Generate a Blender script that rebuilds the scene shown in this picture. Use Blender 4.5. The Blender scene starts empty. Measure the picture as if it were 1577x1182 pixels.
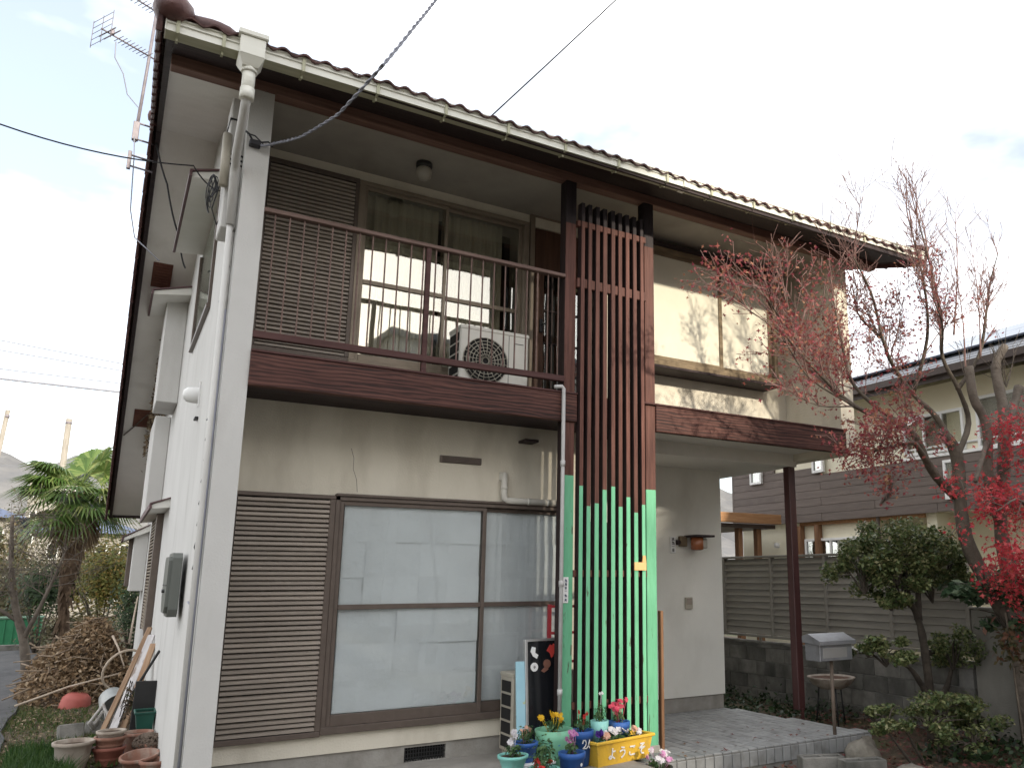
import bpy, math, random
import numpy as np
from mathutils import Vector, Matrix, Euler

# ------------------------------------------------------------------ camera, sky, sun, exposure
SC = bpy.context.scene
C = SC.collection
R = math.radians
PI = math.pi

cam_d = bpy.data.cameras.new('camera')
cam = bpy.data.objects.new('camera', cam_d); C.objects.link(cam)
cam.location = (-0.729, -6.15, 1.5)
cam.rotation_euler = (R(90 + 11.68), 0, R(-31.99))
cam_d.sensor_width = 36.0
cam_d.lens = 1235.4 / 1577 * 36
cam_d.shift_x = -(947.5 - 788.5) / 1577
cam_d.shift_y = (632.7 - 591.0) / 1577
cam_d.clip_end = 3000
SC.camera = cam

SUN_DIR = Vector((-0.137, 1.0, -0.34)).normalized()
SUN_EL = math.asin(-SUN_DIR.z)
SUN_AZ = math.atan2(-SUN_DIR.x, -SUN_DIR.y)

world = bpy.data.worlds.new('World'); SC.world = world
world.use_nodes = True
nt = world.node_tree; N = nt.nodes; L = nt.links
N.clear()
out = N.new('ShaderNodeOutputWorld'); bg = N.new('ShaderNodeBackground')
sky = N.new('ShaderNodeTexSky'); sky.sky_type = 'NISHITA'; sky.sun_disc = False
sky.sun_elevation = SUN_EL; sky.sun_rotation = SUN_AZ % (2 * PI)
sky.air_density = 1.0; sky.dust_density = 1.5
tc = N.new('ShaderNodeTexCoord'); mp = N.new('ShaderNodeMapping')
mp.inputs['Scale'].default_value = (1.0, 1.0, 2.2)
nz = N.new('ShaderNodeTexNoise'); nz.inputs['Scale'].default_value = 1.7
nz.inputs['Detail'].default_value = 6; nz.inputs['Roughness'].default_value = 0.55
rp = N.new('ShaderNodeValToRGB')
rp.color_ramp.elements[0].position = 0.36; rp.color_ramp.elements[0].color = (0.18, 0.18, 0.18, 1)
rp.color_ramp.elements[1].position = 0.64; mp.inputs['Location'].default_value = (1.0, 0.0, 0.0); rp.color_ramp.elements[1].color = (1, 1, 1, 1)
cl = N.new('ShaderNodeRGB'); cl.outputs[0].default_value = (12.6, 12.4, 12.2, 1)
mx = N.new('ShaderNodeMix'); mx.data_type = 'RGBA'
L.new(tc.outputs['Generated'], mp.inputs['Vector']); L.new(mp.outputs[0], nz.inputs['Vector'])
L.new(nz.outputs['Fac'], rp.inputs['Fac']); L.new(rp.outputs['Color'], mx.inputs['Factor'])
L.new(sky.outputs['Color'], mx.inputs['A']); L.new(cl.outputs[0], mx.inputs['B'])
L.new(mx.outputs['Result'], bg.inputs['Color'])
bg.inputs['Strength'].default_value = 0.1
L.new(bg.outputs[0], out.inputs['Surface'])

sun_d = bpy.data.lights.new('sun', 'SUN'); sun_d.energy = 2.05; sun_d.angle = R(1.8)
sun_d.color = (1.0, 0.90, 0.74)
sun = bpy.data.objects.new('sun', sun_d); C.objects.link(sun)
sun.rotation_euler = SUN_DIR.to_track_quat('-Z', 'Y').to_euler()
sun.location = (2, -20, 12)

SC.view_settings.view_transform = 'Standard'
SC.view_settings.look = 'None'
SC.view_settings.exposure = 1.27
SC.view_settings.gamma = 1.0
SC.view_settings.use_curve_mapping = False

rng = random.Random(7)
U = rng.uniform

# ------------------------------------------------------------------ materials
MATS = {}
def nodemat(name):
    m = bpy.data.materials.new(name); m.use_nodes = True
    nt = m.node_tree
    for n in list(nt.nodes):
        if n.type != 'OUTPUT_MATERIAL': nt.nodes.remove(n)
    o = [n for n in nt.nodes if n.type == 'OUTPUT_MATERIAL'][0]
    return m, nt.nodes, nt.links, o

def coords(N, L, scale=(1, 1, 1), jitter=True):
    tc = N.new('ShaderNodeTexCoord'); v = tc.outputs['Object']
    if jitter:
        oi = N.new('ShaderNodeObjectInfo'); mul = N.new('ShaderNodeMath'); mul.operation = 'MULTIPLY'
        mul.inputs[1].default_value = 17.0
        L.new(oi.outputs['Random'], mul.inputs[0])
        ad = N.new('ShaderNodeVectorMath'); ad.operation = 'ADD'
        L.new(v, ad.inputs[0]); L.new(mul.outputs[0], ad.inputs[1]); v = ad.outputs[0]
    mp = N.new('ShaderNodeMapping'); mp.inputs['Scale'].default_value = scale
    L.new(v, mp.inputs['Vector'])
    return mp.outputs[0]

def c4(c): return (c[0], c[1], c[2], 1)

def mat(name, c1, c2=None, scale=4.0, stretch=(1, 1, 1), rough=0.7, bump=0.0, bscale=80.0, bstretch=None,
        metal=0.0, detail=5, lo=0.3, hi=0.7, objvar=0.0, spec=0.4, c3=None, dirt=None, jitter=True, bdist=0.01):
    if name in MATS: return MATS[name]
    m, N, L, o = nodemat(name)
    p = N.new('ShaderNodeBsdfPrincipled'); L.new(p.outputs[0], o.inputs['Surface'])
    p.inputs['Roughness'].default_value = rough; p.inputs['Metallic'].default_value = metal
    p.inputs['Specular IOR Level'].default_value = spec
    v = coords(N, L, stretch, jitter)
    nz = N.new('ShaderNodeTexNoise'); nz.inputs['Scale'].default_value = scale; nz.inputs['Detail'].default_value = detail
    nz.inputs['Roughness'].default_value = 0.62
    L.new(v, nz.inputs['Vector'])
    rp = N.new('ShaderNodeValToRGB'); e = rp.color_ramp.elements
    e[0].position = lo; e[0].color = c4(c1); e[1].position = hi; e[1].color = c4(c2 or c1)
    if c3:
        k = e.new((lo + hi) / 2); k.color = c4(c3)
    L.new(nz.outputs['Fac'], rp.inputs['Fac'])
    col = rp.outputs['Color']
    if dirt:  # (colour, scale, stretch, lo, hi, amount): stains with a shape of their own
        v2 = coords(N, L, dirt[2], jitter)
        n2 = N.new('ShaderNodeTexNoise'); n2.inputs['Scale'].default_value = dirt[1]; n2.inputs['Detail'].default_value = 6
        L.new(v2, n2.inputs['Vector'])
        mr = N.new('ShaderNodeMapRange'); mr.inputs['From Min'].default_value = dirt[3]; mr.inputs['From Max'].default_value = dirt[4]
        mr.inputs['To Max'].default_value = dirt[5]
        L.new(n2.outputs['Fac'], mr.inputs['Value'])
        mxx = N.new('ShaderNodeMix'); mxx.data_type = 'RGBA'
        L.new(mr.outputs[0], mxx.inputs['Factor']); L.new(col, mxx.inputs['A']); mxx.inputs['B'].default_value = c4(dirt[0])
        col = mxx.outputs['Result']
    if objvar:
        oi = N.new('ShaderNodeObjectInfo'); mr = N.new('ShaderNodeMapRange')
        mr.inputs['To Min'].default_value = 1 - objvar; mr.inputs['To Max'].default_value = 1 + objvar
        L.new(oi.outputs['Random'], mr.inputs['Value'])
        hs = N.new('ShaderNodeHueSaturation'); L.new(mr.outputs[0], hs.inputs['Value']); L.new(col, hs.inputs['Color'])
        col = hs.outputs[0]
    L.new(col, p.inputs['Base Color'])
    if bump:
        vb = coords(N, L, bstretch or (1, 1, 1), jitter)
        nb = N.new('ShaderNodeTexNoise'); nb.inputs['Scale'].default_value = bscale; nb.inputs['Detail'].default_value = 4
        L.new(vb, nb.inputs['Vector'])
        b = N.new('ShaderNodeBump'); b.inputs['Strength'].default_value = bump; b.inputs['Distance'].default_value = bdist
        L.new(nb.outputs['Fac'], b.inputs['Height']); L.new(b.outputs[0], p.inputs['Normal'])
    MATS[name] = m
    return m

def leafmat(name, cols, rough=0.5, trans=0.35):
    """leaf colour varies leaf by leaf (mesh island), partly translucent"""
    if name in MATS: return MATS[name]
    m, N, L, o = nodemat(name)
    g = N.new('ShaderNodeNewGeometry'); rp = N.new('ShaderNodeValToRGB'); e = rp.color_ramp.elements
    e[0].position = 0; e[0].color = c4(cols[0]); e[1].position = 1; e[1].color = c4(cols[-1])
    for i, c in enumerate(cols[1:-1]):
        k = e.new((i + 1) / (len(cols) - 1)); k.color = c4(c)
    L.new(g.outputs['Random Per Island'], rp.inputs['Fac'])
    p = N.new('ShaderNodeBsdfPrincipled'); p.inputs['Roughness'].default_value = rough
    p.inputs['Specular IOR Level'].default_value = 0.35
    t = N.new('ShaderNodeBsdfTranslucent'); mx = N.new('ShaderNodeMixShader'); mx.inputs[0].default_value = trans
    L.new(rp.outputs[0], p.inputs['Base Color']); L.new(rp.outputs[0], t.inputs['Color'])
    L.new(p.outputs[0], mx.inputs[1]); L.new(t.outputs[0], mx.inputs[2]); L.new(mx.outputs[0], o.inputs['Surface'])
    MATS[name] = m
    return m

def glassmat(name, tint, refl, rough=0.02):
    m, N, L, o = nodemat(name)
    tr = N.new('ShaderNodeBsdfTransparent'); tr.inputs[0].default_value = c4(tint)
    gl = N.new('ShaderNodeBsdfGlossy'); gl.inputs['Roughness'].default_value = rough
    gl.inputs['Color'].default_value = (0.92, 0.95, 0.95, 1)
    lw = N.new('ShaderNodeLayerWeight'); lw.inputs[0].default_value = 0.35
    ad = N.new('ShaderNodeMath'); ad.operation = 'MULTIPLY_ADD'; ad.inputs[1].default_value = 0.5; ad.inputs[2].default_value = refl
    L.new(lw.outputs['Fresnel'], ad.inputs[0])
    v = coords(N, L, (1, 1, 1)); nz = N.new('ShaderNodeTexNoise'); nz.inputs['Scale'].default_value = 1.8
    b = N.new('ShaderNodeBump'); b.inputs['Strength'].default_value = 0.05; b.inputs['Distance'].default_value = 0.05
    L.new(v, nz.inputs['Vector']); L.new(nz.outputs['Fac'], b.inputs['Height']); L.new(b.outputs[0], gl.inputs['Normal'])
    mx = N.new('ShaderNodeMixShader'); L.new(ad.outputs[0], mx.inputs[0])
    L.new(tr.outputs[0], mx.inputs[1]); L.new(gl.outputs[0], mx.inputs[2]); L.new(mx.outputs[0], o.inputs['Surface'])
    MATS[name] = m
    return m

stucco = mat('stucco', (0.63, 0.585, 0.485), (0.69, 0.645, 0.545), scale=1.6, rough=0.9, bump=0.55, bscale=70, bdist=0.006,
             dirt=((0.33, 0.29, 0.22), 2.4, (1.6, 1.6, 0.5), 0.50, 0.80, 0.5), jitter=False, spec=0.2)
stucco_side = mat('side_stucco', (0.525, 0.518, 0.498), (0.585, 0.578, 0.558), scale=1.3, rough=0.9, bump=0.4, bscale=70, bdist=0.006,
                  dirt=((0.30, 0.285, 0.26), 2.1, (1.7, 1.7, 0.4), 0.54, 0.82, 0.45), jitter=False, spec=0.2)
stucco_entry = mat('entrance_stucco', (0.69, 0.68, 0.625), (0.75, 0.74, 0.685), scale=1.6, rough=0.9, bump=0.5, bscale=80, bdist=0.005,
                   dirt=((0.36, 0.335, 0.28), 1.7, (1.2, 1.2, 0.7), 0.52, 0.82, 0.45), jitter=False, spec=0.2)
soffit_m = mat('soffit_board', (0.70, 0.68, 0.64), (0.77, 0.75, 0.71), scale=2.5, rough=0.9, bump=0.2, bscale=60,
               dirt=((0.30, 0.27, 0.22), 2.0, (1, 1, 1), 0.58, 0.85, 0.45), jitter=False)
concrete = mat('concrete', (0.24, 0.225, 0.20), (0.34, 0.325, 0.295), scale=5, rough=0.95, bump=0.4, bscale=60,
               dirt=((0.10, 0.095, 0.08), 3, (1.5, 1.5, 0.5), 0.55, 0.8, 0.6), jitter=False)
apron_m = mat('apron_concrete', (0.25, 0.235, 0.21), (0.33, 0.31, 0.28), scale=6, rough=0.95, bump=0.4, bscale=70,
              dirt=((0.13, 0.12, 0.10), 1.5, (1, 1, 1), 0.5, 0.75, 0.6), jitter=False)
def woodmat(name, c1, c2, axis, c3=None, rough=0.62):
    st = {'x': (0.55, 9, 9), 'y': (9, 0.55, 9), 'z': (9, 9, 0.55)}[axis]
    return mat(name, c1, c2, scale=3.2, stretch=st, rough=rough, bump=0.35, bscale=9, bstretch=st, lo=0.36, hi=0.66, c3=c3, detail=8,
               objvar=0.10, spec=0.3)
def beammat(name, c1, c2, c3):
    """plain-sawn plank along x with swirling cathedral grain"""
    m, N, L, o = nodemat(name)
    p = N.new('ShaderNodeBsdfPrincipled'); L.new(p.outputs[0], o.inputs['Surface']); p.inputs['Roughness'].default_value = 0.65
    p.inputs['Specular IOR Level'].default_value = 0.3
    v = coords(N, L, (0.8, 3.0, 4.0))
    wv = N.new('ShaderNodeTexWave'); wv.wave_type = 'BANDS'; wv.bands_direction = 'Z'
    wv.inputs['Scale'].default_value = 2.6; wv.inputs['Distortion'].default_value = 9.0
    wv.inputs['Detail'].default_value = 3; wv.inputs['Detail Scale'].default_value = 0.8; wv.inputs['Detail Roughness'].default_value = 0.6
    L.new(v, wv.inputs['Vector'])
    v2 = coords(N, L, (0.5, 14, 14)); nz = N.new('ShaderNodeTexNoise'); nz.inputs['Scale'].default_value = 4; nz.inputs['Detail'].default_value = 8
    L.new(v2, nz.inputs['Vector'])
    v3 = coords(N, L, (1.2, 2, 4)); n3 = N.new('ShaderNodeTexNoise'); n3.inputs['Scale'].default_value = 1.6
    L.new(v3, n3.inputs['Vector'])
    ad = N.new('ShaderNodeMath'); ad.operation = 'MULTIPLY_ADD'; ad.inputs[1].default_value = 0.22
    L.new(wv.outputs['Fac'], ad.inputs[0])
    m2 = N.new('ShaderNodeMath'); m2.operation = 'MULTIPLY_ADD'; m2.inputs[1].default_value = 0.55
    L.new(nz.outputs['Fac'], m2.inputs[0]); 
    m3 = N.new('ShaderNodeMath'); m3.operation = 'MULTIPLY'; m3.inputs[1].default_value = 0.3
    L.new(n3.outputs['Fac'], m3.inputs[0]); L.new(m3.outputs[0], m2.inputs[2]); L.new(m2.outputs[0], ad.inputs[2])
    rp = N.new('ShaderNodeValToRGB'); e = rp.color_ramp.elements
    e[0].position = 0.36; e[0].color = c4(c1); e[1].position = 0.70; e[1].color = c4(c3)
    k = e.new(0.54); k.color = c4(c2)
    L.new(ad.outputs[0], rp.inputs['Fac']); L.new(rp.outputs[0], p.inputs['Base Color'])
    b = N.new('ShaderNodeBump'); b.inputs['Strength'].default_value = 0.4; b.inputs['Distance'].default_value = 0.006
    L.new(ad.outputs[0], b.inputs['Height']); L.new(b.outputs[0], p.inputs['Normal'])
    MATS[name] = m
    return m
beam_m = beammat('stained_beam', (0.019, 0.009, 0.008), (0.067, 0.026, 0.020), (0.115, 0.049, 0.038))
keta_m = woodmat('eave_beam_wood', (0.16, 0.088, 0.068), (0.25, 0.15, 0.12), 'x')
slat_m = woodmat('screen_wood', (0.070, 0.027, 0.020), (0.145, 0.062, 0.047), 'z')
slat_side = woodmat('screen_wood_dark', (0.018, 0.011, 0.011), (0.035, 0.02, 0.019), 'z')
top_dark = woodmat('dark_top_wood', (0.016, 0.012, 0.014), (0.032, 0.024, 0.026), 'z')  # near-black wood for the top ends of the screen posts and slats
rail_m = woodmat('rail_wood', (0.115, 0.070, 0.058), (0.19, 0.125, 0.105), 'x')
lowrail_m = woodmat('low_rail_wood', (0.055, 0.022, 0.020), (0.095, 0.042, 0.038), 'x')
eave_dark = woodmat('eave_dark_wood', (0.022, 0.014, 0.015), (0.045, 0.03, 0.03), 'x')
green_m = mat('green_paint', (0.125, 0.40, 0.225), (0.16, 0.47, 0.28), scale=5, stretch=(6, 6, 1), rough=0.5, bump=0.2, bscale=14,
              bstretch=(6, 6, 0.6), objvar=0.07, dirt=((0.07, 0.055, 0.04), 5, (5, 5, 0.9), 0.655, 0.68, 0.75))
gutter_m = mat('cream_plastic', (0.66, 0.655, 0.58), (0.73, 0.725, 0.66), scale=3, stretch=(0.6, 4, 4), rough=0.4,
               dirt=((0.34, 0.32, 0.22), 4, (0.5, 3, 3), 0.55, 0.8, 0.6))
gutter_old = mat('aged_gutter_underside', (0.36, 0.36, 0.25), (0.47, 0.46, 0.34), scale=5, stretch=(0.8, 4, 4), rough=0.6)
pipe_m = mat('white_pipe', (0.66, 0.64, 0.60), (0.73, 0.71, 0.67), scale=6, rough=0.4,
             dirt=((0.42, 0.39, 0.33), 4, (2, 2, 0.5), 0.55, 0.8, 0.6))
grey_pipe = mat('grey_pipe', (0.42, 0.41, 0.40), (0.52, 0.51, 0.50), scale=8, rough=0.4)
tile_m = mat('clay_roof_tile', (0.052, 0.022, 0.022), (0.115, 0.052, 0.046), scale=7, rough=0.5, bump=0.3, bscale=60, objvar=0.22)
alu_m = mat('bronze_aluminium', (0.105, 0.082, 0.068), (0.135, 0.105, 0.088), scale=6, stretch=(2, 2, 2), rough=0.42, metal=0.25, spec=0.5)
alu_light = mat('light_bronze_aluminium', (0.23, 0.19, 0.145), (0.29, 0.24, 0.185), scale=6, rough=0.42, metal=0.25)
louvre_m = mat('louvre_slat_paint', (0.28, 0.238, 0.20), (0.37, 0.32, 0.272), scale=3, stretch=(1, 8, 8), rough=0.5, objvar=0.10, metal=0.1,
               dirt=((0.30, 0.27, 0.23), 9, (2, 6, 6), 0.66, 0.85, 0.5))
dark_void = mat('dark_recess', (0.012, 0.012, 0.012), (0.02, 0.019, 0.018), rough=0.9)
paper_m = mat('white_paper', (0.77, 0.765, 0.78), (0.84, 0.835, 0.85), scale=4, rough=0.9, bump=0.5, bscale=5, bdist=0.03, objvar=0.025)
curtain_m = mat('curtain_cloth', (0.58, 0.54, 0.46), (0.72, 0.68, 0.60), scale=3, stretch=(6, 6, 0.4), rough=0.95)
shoji_m = mat('frosted_window_pane', (0.60, 0.57, 0.46), (0.68, 0.65, 0.54), scale=2, rough=0.35, bump=0.1, bscale=3, objvar=0.03, spec=0.5)
glass_1f = glassmat('window_glass', (0.93, 0.95, 0.95), 0.03)
glass_2f = glassmat('reflective_window_glass', (0.88, 0.88, 0.84), 0.15)
baywood = mat('weathered_sill_wood', (0.13, 0.092, 0.055), (0.26, 0.20, 0.125), scale=5, stretch=(1, 6, 6), rough=0.8, bump=0.3, bscale=20, objvar=0.1,
              dirt=((0.07, 0.055, 0.04), 5, (1.2, 3, 3), 0.5, 0.75, 0.7))
ac_m = mat('beige_sheet_metal', (0.60, 0.58, 0.52), (0.66, 0.64, 0.58), scale=4, rough=0.45,
           dirt=((0.36, 0.33, 0.27), 4, (1, 1, 0.6), 0.58, 0.82, 0.6))
ac_old = mat('aged_beige_sheet_metal', (0.36, 0.33, 0.27), (0.43, 0.40, 0.33), scale=4, rough=0.5)
black_m = mat('black_metal', (0.015, 0.015, 0.016), (0.03, 0.03, 0.03), rough=0.45)
black_board = mat('black_gloss_board', (0.008, 0.009, 0.011), (0.013, 0.014, 0.017), rough=0.16, spec=0.5)
silver_m = mat('silver_aluminium', (0.45, 0.45, 0.45), (0.55, 0.55, 0.55), rough=0.35, metal=0.7)
steel_m = mat('mailbox_steel', (0.26, 0.27, 0.29), (0.36, 0.37, 0.40), scale=7, rough=0.38, metal=0.6, dirt=((0.14, 0.13, 0.12), 6, (1, 1, .6), .55, .75, .6))
cable_m = mat('black_cable', (0.02, 0.02, 0.024), (0.03, 0.03, 0.035), rough=0.6)
cable_g = mat('grey_cable', (0.22, 0.23, 0.27), (0.30, 0.31, 0.36), rough=0.6)
meter_m = mat('grey_green_plastic', (0.115, 0.125, 0.115), (0.145, 0.155, 0.142), scale=3, rough=0.4)
awn_white = mat('awning_white_paint', (0.68, 0.67, 0.62), (0.75, 0.74, 0.70), scale=3, rough=0.7)
awn_top = mat('awning_metal_edge', (0.10, 0.055, 0.060), (0.14, 0.08, 0.082), scale=4, rough=0.5)
soil_m = mat('potting_soil', (0.045, 0.03, 0.02), (0.11, 0.08, 0.055), scale=30, rough=1, bump=0.8, bscale=60)
terra_m = mat('terracotta', (0.20, 0.095, 0.065), (0.31, 0.165, 0.12), scale=9, rough=0.9, bump=.3, bscale=50, dirt=((0.34, 0.30, 0.255), 9, (1, 1, .6), 0.50, 0.70, 0.8))
terra_dark = mat('dark_terracotta', (0.19, 0.06, 0.045), (0.27, 0.10, 0.07), scale=6, rough=0.7)
palepot = mat('pale_stoneware', (0.30, 0.25, 0.205), (0.43, 0.38, 0.325), scale=8, rough=0.9, bump=.3, bscale=50, dirt=((0.15, 0.10, 0.075), 8, (1, 1, 0.6), 0.50, 0.72, 0.85))
bark_m = mat('maple_bark', (0.060, 0.047, 0.036), (0.145, 0.120, 0.092), scale=7, stretch=(1, 1, 0.5), rough=0.9, bump=0.7, bscale=30, bdist=0.02)
bark_grey = mat('grey_bark', (0.075, 0.060, 0.048), (0.17, 0.142, 0.115), scale=7, rough=0.9, bump=0.6, bscale=30, bdist=0.02)
bark_dark = mat('dark_bark', (0.035, 0.028, 0.022), (0.085, 0.07, 0.055), scale=9, rough=0.9, bump=0.7, bscale=30, bdist=0.02)
twig_m = mat('twig_bark', (0.17, 0.095, 0.085), (0.27, 0.165, 0.145), scale=9, rough=0.8)
fence_m = mat('fence_paint', (0.225, 0.210, 0.182), (0.27, 0.255, 0.225), scale=3, stretch=(6, 1, 6), rough=0.5, objvar=0.07, spec=0.3)
block_m = mat('concrete_block', (0.15, 0.145, 0.13), (0.25, 0.24, 0.22), scale=8, rough=0.95, bump=0.6, bscale=80, objvar=0.12,
              dirt=((0.03, 0.032, 0.028), 2.2, (1, 1, 0.5), 0.42, 0.68, 0.8))
gatewall_m = mat('grey_render', (0.20, 0.19, 0.165), (0.27, 0.26, 0.23), scale=2, rough=0.95, bump=0.3, bscale=60,
                 dirt=((0.11, 0.10, 0.085), 2, (1, 1, 0.4), 0.5, 0.75, 0.6))
porchtile_m = mat('porch_tile', (0.235, 0.24, 0.238), (0.29, 0.295, 0.292), scale=9, rough=0.5, objvar=0.13,
                  dirt=((0.11, 0.105, 0.095), 7.0, (1, 1, 1), 0.52, 0.75, 0.65))
grout_m = mat('grout', (0.16, 0.155, 0.145), (0.22, 0.215, 0.20), scale=12, rough=0.95)
siding_m = mat('brown_siding', (0.115, 0.092, 0.080), (0.170, 0.138, 0.122), scale=4, stretch=(1, 0.5, 9), rough=0.7, objvar=0.08, bump=0.3, bscale=9, bstretch=(1, 0.5, 9))
cream_m = mat('cream_render', (0.56, 0.51, 0.37), (0.63, 0.58, 0.43), scale=3, rough=0.9)
cream2_m = mat('pale_cream_render', (0.74, 0.69, 0.54), (0.79, 0.75, 0.60), scale=3, rough=0.9)
slate_m = mat('slate_roofing', (0.115, 0.122, 0.14), (0.165, 0.172, 0.19), scale=4, rough=0.6, objvar=0.05)
solar_m = mat('solar_panel_glass', (0.05, 0.06, 0.09), (0.07, 0.08, 0.11), rough=0.10, spec=1.0)
white_m = mat('white_paint', (0.74, 0.74, 0.73), (0.80, 0.80, 0.79), scale=3, rough=0.5)
brownfr_m = mat('brown_fascia', (0.052, 0.038, 0.034), (0.08, 0.06, 0.052), rough=0.5)
tanwood = woodmat('tan_timber', (0.26, 0.135, 0.062), (0.38, 0.21, 0.105), 'x')
tanwood_z = woodmat('tan_post_timber', (0.15, 0.075, 0.038), (0.26, 0.14, 0.075), 'z')
postbrown = mat('painted_post', (0.050, 0.018, 0.018), (0.080, 0.030, 0.029), scale=4, stretch=(5, 5, 0.6), rough=0.42, spec=0.5)
red_m = mat('red_metal', (0.30, 0.02, 0.03), (0.38, 0.03, 0.04), rough=0.45)
lblue_m = mat('light_blue_paint', (0.30, 0.52, 0.62), (0.36, 0.60, 0.69), scale=7, rough=0.6, dirt=((0.55, 0.5, 0.12), 6, (1, 1, 1), 0.66, 0.7, 0.9))
rock_m = mat('garden_rock', (0.16, 0.145, 0.12), (0.29, 0.27, 0.23), scale=6, rough=0.95, bump=0.8, bscale=20, bdist=0.03)
lampglass = mat('frosted_lamp_glass', (0.36, 0.34, 0.29), (0.42, 0.40, 0.35), rough=0.3)
amber_m = mat('amber_lamp_glass', (0.24, 0.07, 0.03), (0.34, 0.12, 0.05), rough=0.25, spec=0.6)

# ------------------------------------------------------------------ mesh building
class MB:
    """collects shapes and links them as ONE mesh object"""
    def __init__(s): s.v = []; s.f = []; s.m = []; s.sm = []
    def add(s, vs, fs, mi=0, smooth=False):
        o = len(s.v); s.v += [tuple(p) for p in vs]
        for q in fs: s.f.append(tuple(i + o for i in q)); s.m.append(mi); s.sm.append(smooth)
        return s
    def box(s, x0, y0, z0, x1, y1, z1, mi=0):
        vs = [(x0, y0, z0), (x1, y0, z0), (x1, y1, z0), (x0, y1, z0), (x0, y0, z1), (x1, y0, z1), (x1, y1, z1), (x0, y1, z1)]
        return s.add(vs, [(0, 3, 2, 1), (4, 5, 6, 7), (0, 1, 5, 4), (1, 2, 6, 5), (2, 3, 7, 6), (3, 0, 4, 7)], mi)
    def cbox(s, x0, y0, z0, x1, y1, z1, c=0.006, mi=0):
        """box with chamfered edges"""
        c = min(c, (x1 - x0) * .45, (y1 - y0) * .45, (z1 - z0) * .45)
        X = (x0, x1); Y = (y0, y1); Z = (z0, z1); vs = []; idx = {}
        for i in (0, 1):
            for j in (0, 1):
                for k in (0, 1):
                    sx = 1 - 2 * i; sy = 1 - 2 * j; sz = 1 - 2 * k
                    for a, p in (('x', (X[i], Y[j] + sy * c, Z[k] + sz * c)), ('y', (X[i] + sx * c, Y[j], Z[k] + sz * c)), ('z', (X[i] + sx * c, Y[j] + sy * c, Z[k]))):
                        idx[(i, j, k, a)] = len(vs); vs.append(p)
        fs = []
        for a, gen in (('x', lambda i, p, q: (i, p, q)), ('y', lambda i, p, q: (p, i, q)), ('z', lambda i, p, q: (p, q, i))):
            for i in (0, 1):
                fs.append([idx[gen(i, p, q) + (a,)] for p, q in ((0, 0), (1, 0), (1, 1), (0, 1))])
        ax = {'x': 0, 'y': 1, 'z': 2}
        for a, b in (('x', 'y'), ('y', 'z'), ('x', 'z')):
            t = ({0, 1, 2} - {ax[a], ax[b]}).pop()
            for i in (0, 1):
                for j in (0, 1):
                    q = []
                    for k, aa in ((0, a), (1, a), (1, b), (0, b)):
                        key = [0, 0, 0]; key[ax[a]] = i; key[ax[b]] = j; key[t] = k
                        q.append(idx[tuple(key) + (aa,)])
                    fs.append(q)
        for i in (0, 1):
            for j in (0, 1):
                for k in (0, 1): fs.append([idx[(i, j, k, a)] for a in 'xyz'])
        ctr = Vector(((x0 + x1) / 2, (y0 + y1) / 2, (z0 + z1) / 2)); out = []
        for q in fs:
            P = [Vector(vs[i]) for i in q]; n = (P[1] - P[0]).cross(P[2] - P[0])
            mid = sum(P, Vector()) / len(P)
            out.append(q if n.dot(mid - ctr) > 0 else q[::-1])
        return s.add(vs, out, mi)
    def tube(s, pts, r, n=6, mi=0, cap=True, smooth=True):
        pts = [Vector(p) for p in pts]; k = len(pts)
        rs = r if isinstance(r, (list, tuple)) else [r] * k
        vs = []; fs = []; prev = None
        for i, p in enumerate(pts):
            d = (pts[min(i + 1, k - 1)] - pts[max(i - 1, 0)])
            if d.length < 1e-9: d = Vector((0, 0, 1))
            d.normalize()
            if prev is None:
                a = Vector((0, 0, 1)) if abs(d.z) < .9 else Vector((1, 0, 0))
                u = d.cross(a).normalized()
            else:
                u = prev - d * prev.dot(d)
                u = u.normalized() if u.length > 1e-6 else d.orthogonal().normalized()
            prev = u; w = d.cross(u)
            for j in range(n):
                t = 2 * PI * j / n; vs.append(p + (u * math.cos(t) + w * math.sin(t)) * rs[i])
        for i in range(k - 1):
            for j in range(n):
                a = i * n + j; b = i * n + (j + 1) % n
                fs.append((a, b, b + n, a + n))
        if cap: fs.append(tuple(range(n))[::-1]); fs.append(tuple((k - 1) * n + j for j in range(n)))
        return s.add(vs, fs, mi, smooth)
    def lathe(s, prof, n=20, c=(0, 0, 0), mi=0, smooth=True, cap=True):
        vs = []; fs = []; k = len(prof)
        for r_, z in prof:
            for j in range(n):
                t = 2 * PI * j / n; vs.append((c[0] + r_ * math.cos(t), c[1] + r_ * math.sin(t), c[2] + z))
        for i in range(k - 1):
            for j in range(n):
                a = i * n + j; b = i * n + (j + 1) % n
                fs.append((a, b, b + n, a + n))
        if cap: fs.append(tuple(range(n))[::-1]); fs.append(tuple((k - 1) * n + j for j in range(n)))
        return s.add(vs, fs, mi, smooth)
    def prism_x(s, poly, x0, x1, mi=0):
        """polygon of (y,z), extruded along x"""
        k = len(poly); vs = [(x0, y, z) for y, z in poly] + [(x1, y, z) for y, z in poly]
        ar = sum(poly[i][0] * poly[(i + 1) % k][1] - poly[(i + 1) % k][0] * poly[i][1] for i in range(k))
        fs = [tuple(range(k))[::-1], tuple(range(k, 2 * k))] + [(i, (i + 1) % k, (i + 1) % k + k, i + k) for i in range(k)]
        if ar < 0: fs = [q[::-1] for q in fs]
        return s.add(vs, fs, mi)
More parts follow.
